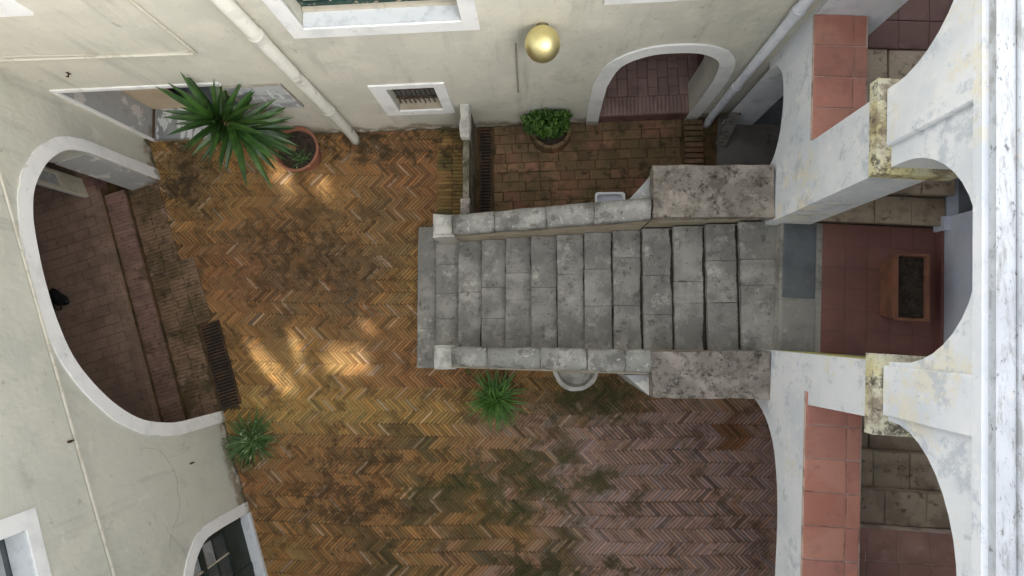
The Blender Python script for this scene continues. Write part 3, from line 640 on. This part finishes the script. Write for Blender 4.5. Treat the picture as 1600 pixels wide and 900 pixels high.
# parapets under the copings, copings, newels
SL = RISE / .3865
def cz(x): return 1.17 + (x + 1.24) * SL
for side, y0, y1 in ((1, 1.375, 1.64), (-1, -.59, -.30)):
    bm = bmesh.new(); pts = [(-1.3, 0), (1.42, 0), (1.42, cz(1.42) - .12), (-1.3, cz(-1.3) - .12)]
    panel(bm, pts, [], y0, y1); ST(build('parapet_wall', bm, 'buff', stair))
    yc = (y0 + y1) / 2 + (.0 if side > 0 else .03); hw = .145
    xs = [-1.26, -.72, .02, .62, 1.08, 1.41] if side < 0 else [-1.26, -.62, .10, .72, 1.41]
    for a, b in zip(xs, xs[1:]):
        bm = bmesh.new(); n = 10; m = 7; rings = []
        for i in range(m):
            x = a + .004 + (b - a - .008) * i / (m - 1); ring = [(yc - hw, -.13), (yc - hw, -.03)] + [(yc - hw * math.cos(math.pi * k / n), .0 + .10 * math.sin(math.pi * k / n)) for k in range(n + 1)] + [(yc + hw, -.03), (yc + hw, -.13)]
            sh = .97 if i in (0, m - 1) else 1
            rings.append([bm.verts.new((x, yc + (yy - yc) * sh, cz(x) + zz * (sh if zz > 0 else 1))) for yy, zz in ring])
        for r0, r1 in zip(rings, rings[1:]):
            for k in range(len(r0)): bm.faces.new((r0[k], r0[(k + 1) % len(r0)], r1[(k + 1) % len(r0)], r1[k]))
        bm.faces.new(rings[0][::-1]); bm.faces.new(rings[-1]); roughen(bm, .012, 4, 0, a); roughen(bm, .006, 14, 0, a)
        ST(build('coping_stone', bm, 'coping', stair, smooth=True))
    nx, ny = (-1.42, 1.52) if side > 0 else (-1.38, -.435)
    bm = bmesh.new(); box(bm, nx - .165, nx + .165, ny - .175, ny + .175, .14, 1.02); box(bm, nx - .13, nx + .13, ny - .135, ny + .135, 1.0, 1.07)
    bmesh.ops.subdivide_edges(bm, edges=bm.edges[:], cuts=3, use_grid_fill=True); roughen(bm, .018, 5, 0, nx); ST(build('newel', bm, 'newel', stair, bevel=0))
for side, x0, x1, y0, y1 in ((1, 1.43, 2.915, 1.372, 2.03), (-1, 1.38, 2.80, -.85, -.285)):
    ST(boxo('pier', 'buff', stair, x0 + .03, x1 - .01, y0 + (.02 if side > 0 else .03), y1 - (.03 if side > 0 else .01), 0, 2.12))
    bm = bmesh.new(); box(bm, x0, x1, y0, y1, 2.122, 2.33); bmesh.ops.subdivide_edges(bm, edges=bm.edges[:], cuts=9, use_grid_fill=True); roughen(bm, .012, 9, 0, x0 * side); roughen(bm, .02, 2.2, 0, 3)
    ST(build('pier_cap', bm, 'pitted', stair))
bm = bmesh.new(); prism(bm, [(1.10, -.60), (1.40, -.60), (1.40, -.86)], .0, 2.02); ST(build('buttress', bm, 'peeled', stair))
bm = bmesh.new(); prism(bm, [(1.16, 1.65), (1.44, 1.65), (1.44, 1.95)][::1], .0, 2.06); ST(build('buttress', bm, 'peeled', stair))

# ================================================================== side yard: paving, brick strip, drain, partition
yard = tag(empty('yard_paving', (.8, 2.7, 0)), 'large worn red-brown paving bricks beside the staircase', None, kind='structure')
def YD(o): o.location = Vector(o.location) - Vector((.8, 2.7, 0)); return o
y = 1.72; row = 0
while y < 3.46:
    x = -.76 - (row % 2) * .19 + rng.uniform(-.04, .04)
    while x < 2.38:
        l = rng.uniform(.24, .36); a = max(x, -.755); b = min(x + l, 2.375)
        if b - a > .07:
            YD(piece('brick', 'yard_brick', yard, (a + b) / 2, y + .03 * x * .9, rng.uniform(-.008, .006), b - a - .014, .152, .05, .027 + rng.uniform(-.015, .015), .03))
        x += l
    y += .163; row += 1
strip_ = tag(empty('brick_edging', (2.56, 3.0, 0)), 'short row of thin red bricks laid on edge at the passage mouth', None, kind='structure')
y = 2.0
while y < 3.44:
    o_ = piece('brick', 'yard_brick', strip_, 0, y - 3.0, .06 + rng.uniform(-.008, .008), .30, .072, .1, rng.uniform(-.02, .02), .02); y += .093
moss_strip = tag(empty('mossy_brick_border', (-1.45, 2.6, 0)), 'mossy ochre brick border along the low partition wall', None, kind='structure')
bm = bmesh.new(); vs, fs, cs = [], [], []
y = 1.70
while y < 3.35:
    for xx in (-1.585, -1.325):
        x_ = xx + rng.uniform(-.006, .006); c = Vector((.30, .17, .06)).lerp(Vector((.11, .10, .035)), max(0, min(1, .5 + noise.noise((xx * 3, y * 2.5, 3)) * 1.4))) * rng.uniform(.75, 1.2); k = len(vs); z = rng.uniform(-.004, .008)
        for (dx, dy, zz) in ((.126, .027, -.05), (.126, .027, -.004), (.121, .022, .002)):
            vs += [(x_ + 1.45 + sx * dx, y - 2.6 + sy * dy, zz + z) for sx, sy in ((-1, -1), (1, -1), (1, 1), (-1, 1))]
        fs += [tuple(k + i for i in f) for f in BFACES]; cs += [c.x, c.y, c.z, 1] * 12
    y += .061
me = bpy.data.meshes.new('border_bricks'); me.from_pydata(vs, [], fs); me.materials.append(M['floor_brick'])
ca = me.color_attributes.new('tint', 'FLOAT_COLOR', 'POINT'); ca.data.foreach_set('color', cs); tag(link('border_bricks', me, moss_strip), kind='stuff')

def grate(name, mat4, lx, ly, nb, label):
    g = empty(name, label=label, cat='drain grate', mat=mat4)
    boxo('pit', 'pit', g, .02, lx - .02, .02, ly - .02, -.05, .0115)
    for (a, b, c, d) in ((0, lx, 0, .028), (0, lx, ly - .028, ly), (0, .028, .0285, ly - .0285), (lx - .028, lx, .0285, ly - .0285)): boxo('frame', 'iron', g, a, b, c, d, -.05, .024)
    for i in range(nb):
        x = .03 + (lx - .06) * (i + .5) / nb; boxo('bar', 'iron', g, x - .011, x + .011, .0288, ly - .0288, -.025, .021)
grate('drain_grate', LF @ Matrix.Translation((3.34, .012, 0)), 1.46, .35, 26, 'wide rusty drain grate at the foot of the carriage arch')
grate('drain_grate', Matrix.Translation((-.78, 1.70, 0)) @ Matrix.Rotation(R(90), 4, 'Z'), 1.70, .21, 30, 'narrow black drain grate along the low partition wall')

pw = empty('partition_wall', (-1.1, 2.5, 0), 'thin mossy grey partition wall with broken white stone ends', 'wall')
bm = bmesh.new(); box(bm, -.045, .045, -.83, .86, -.02, .97); bmesh.ops.subdivide_edges(bm, edges=bm.edges[:], cuts=6, use_grid_fill=True); roughen(bm, .02, 4); build('wall', bm, 'mossy_wall', pw)
for (a, b, z) in ((.36, .87, 1.06), (-.84, -.58, 1.02)):
    bm = bmesh.new(); box(bm, -.075, .065, a, b, .90, z); bmesh.ops.subdivide_edges(bm, edges=bm.edges[:], cuts=4, use_grid_fill=True); roughen(bm, .03, 6, 0, a); build('cap_stone', bm, 'newel' if a > 0 else 'pitted', pw)

# ================================================================== pipes, ducts, lamp, plaque
def pipe(name, x, n, r, ztop, mat, label, collars, foot):
    p = empty(name, (BF @ Vector((x, -n, 0))), label, 'pipe'); p.matrix_world = BF @ Matrix.Translation((x, -n, 0))
    bm = bmesh.new(); tube(bm, [(0, 0, ztop), (0, 0, .35), (0, -.015, .15), (0, -.05, .0 + foot)], r, 14); build('pipe', bm, mat, p, smooth=True)
    for z in collars:
        bm = bmesh.new(); tube(bm, [(0, 0, z - .05), (0, 0, z + .05)], r + .012, 14); build('collar', bm, mat, p, smooth=False)
        boxo('bracket', 'iron', p, -.02, .02, r, n - .002, z - .015, z + .015)
pipe('downpipe', -3.12, .10, .082, 8, 'pipe', 'thick cream downpipe with stained patches beside the big window', (3.45, 1.25), .005)
pipe('downpipe', 2.78, .085, .062, 8, 'white_pipe', 'slim pale grey downpipe beside the arched doorway', (3.4, 1.45), .02)
def duct(name, mat4, runs, label, w_=.03, mat='cable'):
    d = empty(name, label=label, cat='cable duct', mat=mat4)
    for (p, q) in runs:
        bm = bmesh.new(); tube(bm, [p, q], w_, 6); build('duct', bm, mat, d)
    return d
duct('cable_duct', BF, [((-6.74, -.02, 3.06), (-4.1, -.02, 3.0)), ((-4.1, -.02, 3.0), (-4.06, -.02, 8))], 'cream cable duct bent at a right angle above the plaque', .022)
duct('cable_duct', BF, [((-6.74, -.014, 3.16), (-5.3, -.014, 3.07))], 'thin sagging cable above the recessed door', .009)
duct('conduit', LF, [((.0, .025, 3.24), (10.5, .025, 2.80))], 'long straight white conduit running across the carriage arch house', .017)
duct('wall_rail', BF, [((-.29, -.02, 1.45), (-.27, -.02, 2.86))], 'short vertical metal rail on the cream wall under the globe lamp', .011, 'vine')
lamp = empty('globe_lamp', (BF @ Vector((.04, -.222, 3.22))), 'gold metallic globe lamp fixed high on the cream wall', 'lamp')
bm = bmesh.new(); bmesh.ops.create_uvsphere(bm, u_segments=48, v_segments=28, radius=.2); build('globe', bm, 'gold', lamp, smooth=True)
bm = bmesh.new(); tube(bm, [(0, .17, 0), (0, .219, 0)], [.05, .07], 16); build('bracket', bm, 'brass', lamp)
pl = empty('marble_plaque', label='veined grey and white marble plaque on the wall behind the yucca', cat='plaque', mat=BF @ Matrix.Translation((-4.3, 0, 1.27)))
boxo('slab', 'marble', pl, .01, .80, -.035, -.001, .01, .77); boxo('edging', 'vine', pl, .01, .812, -.037, -.001, .771, .780); boxo('edging', 'vine', pl, .801, .810, -.037, -.001, .01, .7705)
# ================================================================== plants
def blade_mesh(name, L_, W_, bend, mat, fold=.25, seg=7):
    bm = bmesh.new(); rows = []
    a = 0; x = 0; z = 0
    for i in range(seg + 1):
        t = i / seg; wd = W_ * (.55 + .9 * t - 1.45 * t ** 2.2 if t < 1 else 0) * .9; wd = max(wd, .0015)
        rows.append([bm.verts.new((x, -wd, z + wd * fold * 2)), bm.verts.new((x, 0, z)), bm.verts.new((x, wd, z + wd * fold * 2))])
        a -= bend / seg * (0.4 + 1.2 * t); x += L_ / seg * math.cos(a); z += L_ / seg * math.sin(a)
    for r0, r1 in zip(rows, rows[1:]):
        for k in range(2): bm.faces.new((r0[k], r0[k + 1], r1[k + 1], r1[k]))
    me = bpy.data.meshes.new(name); bm.to_mesh(me); bm.free(); me.materials.append(M[mat]); return me

pot = empty('potted_yucca', (-3.95, 2.90, 0), 'large spiky green yucca leaning from a round terracotta pot', 'potted plant')
bm = bmesh.new(); lathe(bm, [(.0, .01), (.25, .01), (.33, .38), (.36, .40), (.375, .47), (.335, .475), (.31, .40), (.0, .395)]); build('pot', bm, 'terracotta', pot, smooth=False)
bm = bmesh.new(); lathe(bm, [(.0, .43), (.16, .425), (.315, .41)], 24); roughen(bm, .02, 9); build('soil', bm, 'soil', pot)
TR = [Vector((-.06, .02, .4)), Vector((-.14, .0, .9)), Vector((-.30, -.02, 1.4)), Vector((-.50, -.03, 1.86))]
bm = bmesh.new(); tube(bm, TR, [.06, .055, .05, .04], 9); build('trunk', bm, 'yucca_dry', pot)
lv = [blade_mesh('leaf', l, wd, b, 'yucca') for l, wd, b in ((.92, .080, .12), (.84, .076, .25), (.96, .078, .05), (.78, .074, .35), (.74, .07, .18))]
for i in range(74):
    t = i / 73; az = i * 2.39996 + rng.uniform(-.2, .2); el = R(80 - 105 * t ** .7 + rng.uniform(-9, 9))
    if i > 54: az = rng.uniform(-1.2, .7); el = R(rng.uniform(-60, -10))
    base = TR[3].lerp(TR[2], t * .9) + Vector((0, 0, .05 * (1 - t)))
    o_ = link('leaf', rng.choice(lv), pot, base)
    o_.rotation_euler = (rng.uniform(-.3, .3), -el, az); s_ = rng.uniform(.80, 1.02) * (1.0 if t > .08 else .85); o_.scale = (s_, s_ * 1.1, s_)
lv2 = [blade_mesh('leaf', l, .014, .8, 'grass_dark') for l in (.22, .17)]
for i in range(26):
    a = rng.uniform(0, 6.28); o_ = link('small_leaf', rng.choice(lv2), pot, (.06 + rng.gauss(0, .05), -.17 + rng.gauss(0, .03), .42)); o_.rotation_euler = (0, -R(rng.uniform(20, 75)), a)

def strappy(name, x, y, r, h, n, mat, label, dense=1.0):
    p = empty(name, (x, y, 0), label, 'plant'); bm = bmesh.new()
    for i in range(n):
        az = rng.uniform(0, 6.283); el = R(rng.triangular(12, 88, 48)); L_ = r * rng.uniform(.75, 1.35); wd = rng.uniform(.008, .017); seg = 6; bend = rng.uniform(.3, 2.0); az += .25 * math.sin(az * 2 + x)
        p0 = Vector((rng.gauss(0, r * .12), rng.gauss(0, r * .12), h * rng.uniform(0, .3))); d = Vector((math.cos(az), math.sin(az), 0)); sd = Vector((-d.y, d.x, 0)); a = el; prev = None; q = p0
        for k in range(seg + 1):
            t = k / seg; w_ = wd * (1 - t ** 2) + .001; row = (bm.verts.new(q - sd * w_), bm.verts.new(q + sd * w_))
            if prev: bm.faces.new((prev[0], prev[1], row[1], row[0]))
            prev = row; q = q + (d * math.cos(a) + Vector((0, 0, math.sin(a)))) * L_ / seg; a -= bend / seg
            if q.z < .015: q.z = .015
    build('foliage', bm, mat, p, normals=False); bm = bmesh.new()
    for i in range(14):
        az = rng.uniform(0, 6.283); d = Vector((math.cos(az), math.sin(az), 0)); sd = Vector((-d.y, d.x, 0)) * .006; l1 = r * rng.uniform(.7, 1.25)
        P_ = [d * (r * .1) + Vector((0, 0, .08)), d * (l1 * .5) + Vector((0, 0, rng.uniform(.05, .2))), d * l1 + Vector((0, 0, .02))]
        for a_, b_ in zip(P_, P_[1:]): bm.faces.new([bm.verts.new(q_) for q_ in (a_ - sd, a_ + sd, b_ + sd * .6, b_ - sd * .6)])
    build('dry_leaf', bm, 'straw', p, normals=False); bm = bmesh.new(); lathe(bm, [(.0, .03), (r * .14, .02), (r * .22, -.01)], 10); build('root_crown', bm, 'soil', p)
strappy('strappy_plant', -.69, -1.14, .47, .12, 210, 'grass', 'bright green strappy clump growing beside the stair wall')
strappy('strappy_plant', -4.70, -1.84, .46, .12, 170, 'grass_dark', 'dark green striped strappy clump at the foot of the cream wall')
strappy('strappy_plant', -.22, -4.45, .44, .1, 130, 'grass', 'green strappy clump with only its leaf tips showing on the herringbone floor')

sh = empty('shrub', (.14, 3.26, 0), 'bushy green shrub growing against the cream wall', 'shrub')
bm = bmesh.new()
for i in range(1300):
    th = rng.uniform(0, 6.283); ph = math.acos(rng.uniform(-.6, 1)); rr = rng.uniform(.45, 1.0) ** .5 * (1 + .45 * noise.noise((th * 1.5, ph * 2, 0)))
    c_ = Vector((.36 * rr * math.sin(ph) * math.cos(th), .24 * rr * math.sin(ph) * math.sin(th) - .02, .62 + .27 * rr * math.cos(ph)))
    if c_.y > .10: c_.y = rng.uniform(.0, .10)
    q = Quaternion((rng.gauss(0, 1), rng.gauss(0, 1), rng.gauss(0, .4), rng.gauss(0, .4))).normalized() @ Quaternion((0, 0, 1), rng.uniform(0, 6.28)); s_ = rng.uniform(.026, .052)
    pts = [(-1, 0, 0), (-.2, -.5, .1), (1, 0, -.1), (-.2, .5, .1)]
    f_ = [bm.verts.new(c_ + q @ Vector(p_) * s_) for p_ in pts]; bm.faces.new(f_)
build('crown', bm, 'shrub', sh, normals=False)
bm = bmesh.new()
for i in range(7):
    a = i * .9; tube(bm, [(0, -.02, .2), (.08 * math.cos(a), .05 * math.sin(a) - .02, .45), (.2 * math.cos(a), .10 * math.sin(a) - .02, .68)], [.016, .011, .005], 5)
build('trunk', bm, 'bark', sh)
pb = empty('brick_planter', (.20, 3.26, 0), 'low half-round planter of loose bricks around the shrub', 'planter')
bm = bmesh.new(); prism(bm, [(.27 * math.cos(math.pi + math.pi * i / 12), .27 * math.sin(math.pi + math.pi * i / 12)) for i in range(13)] + [(.27, .12), (-.27, .12)], 0, .22); build('soil', bm, 'soil', pb)
for i in range(8):
    a = math.pi * (1.06 + .88 * i / 7); o_ = piece('brick', 'yard_brick', pb, .31 * math.cos(a), .31 * math.sin(a), .28 + rng.uniform(-.03, .02), .125, .065, .28, a + math.pi / 2 + rng.uniform(-.12, .12), .03)

def weed(x, y, z, r, label, n=26):
    p = empty('weed', (x, y, z), label, 'weed', 'weeds in the masonry joints'); bm = bmesh.new()
    for i in range(n):
        a = rng.uniform(0, 6.28); d = Vector((math.cos(a), math.sin(a), 0)) * rng.uniform(.1, 1) * r; c_ = d + Vector((0, 0, rng.uniform(.01, .05))); s_ = rng.uniform(.010, .02); q = Quaternion((1, rng.gauss(0, .4), rng.gauss(0, .4), rng.gauss(0, 1))).normalized()
        bm.faces.new([bm.verts.new(c_ + q @ Vector(p_) * s_) for p_ in ((-1, 0, 0), (-.1, -.5, 0), (1, 0, 0), (-.1, .5, 0))])
    build('leaf', bm, 'shrub', p, normals=False)
for x, y, k, wl in ((1.86, .86, 9, 'tiny green weed in a joint of the fourth tread below the landing'), (2.27, .80, 10, 'tiny green weed in a joint of the third tread below the landing'),
                    (.30, .27, 5, 'tiny green weed at the middle of the grey stair treads'), (-.42, 1.12, 3, 'tiny green weed on a low tread close to the stair parapet')): weed(x, y, RISE * (k + 1), .06, wl)
weed(-1.16, -.72, 0, .07, 'small weed at the foot of the newel on the herringbone floor')
# ================================================================== loose things
bs = empty('stone_basin', (.55, -.60, 0), 'round weathered stone basin set against the stair wall', 'basin')
bm = bmesh.new(); lathe(bm, [(.08, .30), (.20, .42), (.30, .60), (.345, .74), (.345, .80), (.285, .80), (.25, .70), (.15, .64), (.0, .62)], 28, math.pi, 2 * math.pi); roughen(bm, .010, 7); build('bowl', bm, 'newel', bs)
bm = bmesh.new(); lathe(bm, [(.15, .0), (.12, .06), (.09, .3), (.10, .34)], 20, math.pi, 2 * math.pi); build('pedestal', bm, 'coping', bs)
tb = empty('plastic_tub', (1.14, 1.955, 0), 'white plastic tub with pale water behind the stair parapet', 'tub')
bm = bmesh.new(); hx, hy = .235, .205
def rr(a, b, z, r=.05): return [(sx * (a - r) + r * math.cos(t), sy * (b - r) + r * math.sin(t), z) for sx, sy, t0 in ((1, 1, 0), (-1, 1, 90), (-1, -1, 180), (1, -1, 270)) for t in [R(t0 + k * 22.5) for k in range(5)]]
lo = [rr(.19, .16, .01), rr(.22, .19, .33), rr(.24, .21, .335), rr(.24, .21, .355), rr(.205, .175, .355), rr(.175, .145, .05)]
rg = [[bm.verts.new(p) for p in r_] for r_ in lo]
for a, b in zip(rg, rg[1:]):
    for k in range(20): bm.faces.new((a[k], a[(k + 1) % 20], b[(k + 1) % 20], b[k]))
bm.faces.new(rg[0][::-1]); bm.faces.new(rg[-1]); build('shell', bm, 'plastic', tb)
bm = bmesh.new(); prism(bm, [p[:2] for p in rr(.197, .167, 0)], .20, .262); build('water', bm, 'lilac', tb)
tr = empty('clay_trough', (4.36, .48, 2.17), 'long terracotta trough of bare soil on the landing', 'planter'); tr.rotation_euler.z = R(-3)
bm = bmesh.new(); lo = [rr(.13, .34, .0, .02), rr(.175, .385, .36, .02), rr(.195, .40, .365, .02), rr(.195, .40, .41, .02), rr(.16, .365, .41, .02), rr(.15, .35, .30, .02)]
rg = [[bm.verts.new(p) for p in r_] for r_ in lo]
for a, b in zip(rg, rg[1:]):
    for k in range(20): bm.faces.new((a[k], a[(k + 1) % 20], b[(k + 1) % 20], b[k]))
bm.faces.new(rg[0][::-1]); build('box', bm, 'trough', tr)
bm = bmesh.new(); box(bm, -.152, .152, -.352, .352, .29, .365); bmesh.ops.subdivide_edges(bm, edges=bm.edges[:], cuts=8, use_grid_fill=True); roughen(bm, .008, 22); build('soil', bm, 'soil', tr)
bp = empty('wooden_plank', (3.0, 3.02, .03), 'grey weathered plank leaning on the wall of the dark passage', 'plank'); bp.rotation_euler = (R(-38), 0, R(-14))
boxo('board', 'plank', bp, -.085, .085, -.035, .035, 0, .62, bevel=.004)
bg_ = empty('black_bag', (-7.93, .46, .30), 'small black glossy bundle lying on the dark brick hall floor', 'bag'); bg_.rotation_euler.z = R(-35)
bm = bmesh.new(); bmesh.ops.create_icosphere(bm, subdivisions=3, radius=1)
for vv in bm.verts: vv.co = Vector((vv.co.x * .2, vv.co.y * .10 + .07 * vv.co.x ** 2, max(vv.co.z, -.85) * .07 + .06)); 
roughen(bm, .02, 9); build('body', bm, 'black', bg_, smooth=True)
bm = bmesh.new(); tube(bm, [(.12, .02, .10), (.17, -.10, .09), (.06, -.16, .06), (-.05, -.07, .10)], .014, 6); build('handle', bm, 'black', bg_, smooth=True)
o_ = piece('loose_brick', 'yard_brick', None, -4.80, -2.31, .07, .21, .08, .07, R(32), .03); tag(o_, 'pale loose brick lying by the foot of the cream wall', 'brick')
def vine(pts, r, label, mat4=LF):
    v_ = empty('dead_vine', label=label, cat='vine', mat=mat4)
    bm = bmesh.new(); c2 = curve([(p[0], p[1]) for p in pts], 6); tube(bm, [(p[0], .008 + .004 * math.sin(i), p[1]) for i, p in enumerate(c2)], r, 5); build('stem', bm, 'vine', v_)
vine([(5.02, 2.06), (5.12, 1.72), (5.30, 1.60), (5.52, 1.52), (5.75, 1.56), (5.98, 1.62), (6.2, 1.86), (6.38, 2.0)], .0022, 'thin dead vine stem trailing between the carriage arch and glazed door')
vine([(6.05, 1.98), (6.22, 1.92), (6.42, 1.78), (6.62, 1.72)], .0022, 'short dead vine stem above the glazed door')

# ================================================================== south house, added outside the frame to shade the yard; holes shaped for sun patches
south = empty('sun_blocker_house', (0, -7, 0), 'tall unseen plastered house added to shade the courtyard, with holes for sun patches', 'house')
def sun_hole(pts):  # hole outline traced back along the sun from a wanted floor patch
    out = []
    for fx, fy in pts:
        k = (7 + fy) / -SUN_H.y; out.append((fx + SUN_H.x * k, k * math.tan(SUN_EL)))
    return out
SUN_PATCHES = [[(-4.62, 2.88), (-4.36, 2.92), (-4.12, 2.28), (-4.42, 2.26)], [(-3.92, 2.68), (-3.66, 2.66), (-3.50, 2.26), (-3.74, 2.24)],
        [(-4.98, -.24), (-4.74, -.20), (-4.05, -.86), (-4.04, -1.06), (-4.30, -1.10)], [(-4.22, -.02), (-4.02, .0), (-3.84, -.78), (-4.0, -.78)],
        [(-3.66, -.62), (-3.42, -.28), (-2.86, -.30), (-2.78, -.72), (-3.2, -.80)], [(-3.05, .16), (-2.82, .16), (-2.66, -.06), (-2.9, -.08)]]
bm = bmesh.new(); panel(bm, rect(-14, 18, 0, 12.2), [sun_hole(q) for q in SUN_PATCHES], 0, -.06); build('wall', bm, 'blocker_plaster', south)

def hook(mat4, label):
    h = empty('wall_hook', label=label, cat='hook', mat=mat4)
    boxo('plate', 'iron', h, -.014, .014, -.006, .006, -.03, .03); bm = bmesh.new(); tube(bm, [(0, .006, .0), (0, .05, .0), (0, .055, .03)], .009, 6); build('arm', bm, 'iron', h)
hook(LF @ Matrix.Translation((4.72, .004, 3.10)), 'rusty iron hook on the grey-cream wall above the conduit')
hook(LF @ Matrix.Translation((5.45, .004, 1.12)), 'rusty iron hook on the grey-cream wall between arch and glazed door')
hook(BF @ Matrix.Translation((-6.0, -.004, 2.62)) @ Matrix.Rotation(math.pi, 4, 'Z'), 'rusty iron hook on the cream wall over the recessed door')

# ================================================================== leaf crumbs and moss tufts strewn over the bricks
bm = bmesh.new()
def crumbs(n, cx, cy, rx, ry, s0, s1):
    for i in range(n):
        x, y = rng.gauss(cx, rx), rng.gauss(cy, ry)
        if noise.noise((x * 1.6, y * 1.6, 11)) + .6 * noise.noise((x * 5, y * 5, 2)) < -.02: continue
        if lw((x, y)).y < .35 or y > 3.3 or (x > -2.05 and -.75 < y < 1.75) or (x > -1.2 and y > 1) or x > 2.7: continue
        s_ = rng.uniform(s0, s1); a = rng.uniform(0, 6.28); q = Quaternion((0, 0, 1), a) @ Quaternion((1, 0, 0), rng.gauss(0, .3)); z = .012 + rng.uniform(0, .008)
        bm.faces.new([bm.verts.new(Vector((x, y, z)) + q @ Vector((p_[0] * s_, p_[1] * s_ * rng.uniform(.3, .8), p_[2] * s_))) for p_ in ((-1, 0, 0), (-.2, -.6, .15), (1, 0, .25), (.1, .6, .1))])
crumbs(4200, -4.0, 1.2, 1.3, .85, .007, .017); crumbs(1500, -2.4, .9, .6, .8, .008, .018); crumbs(1600, .2, -2.3, 1.6, .8, .006, .016); crumbs(900, -2.8, -2.6, 1.3, .9, .006, .014); crumbs(700, -4.6, 2.6, .9, .4, .008, .018); crumbs(500, .3, -.95, 1.2, .15, .006, .016)
litter = build('leaf_litter', bm, 'litter', None, normals=False); tag(litter, 'dark brown leaf crumbs strewn over the herringbone bricks', 'leaf litter', kind='stuff')
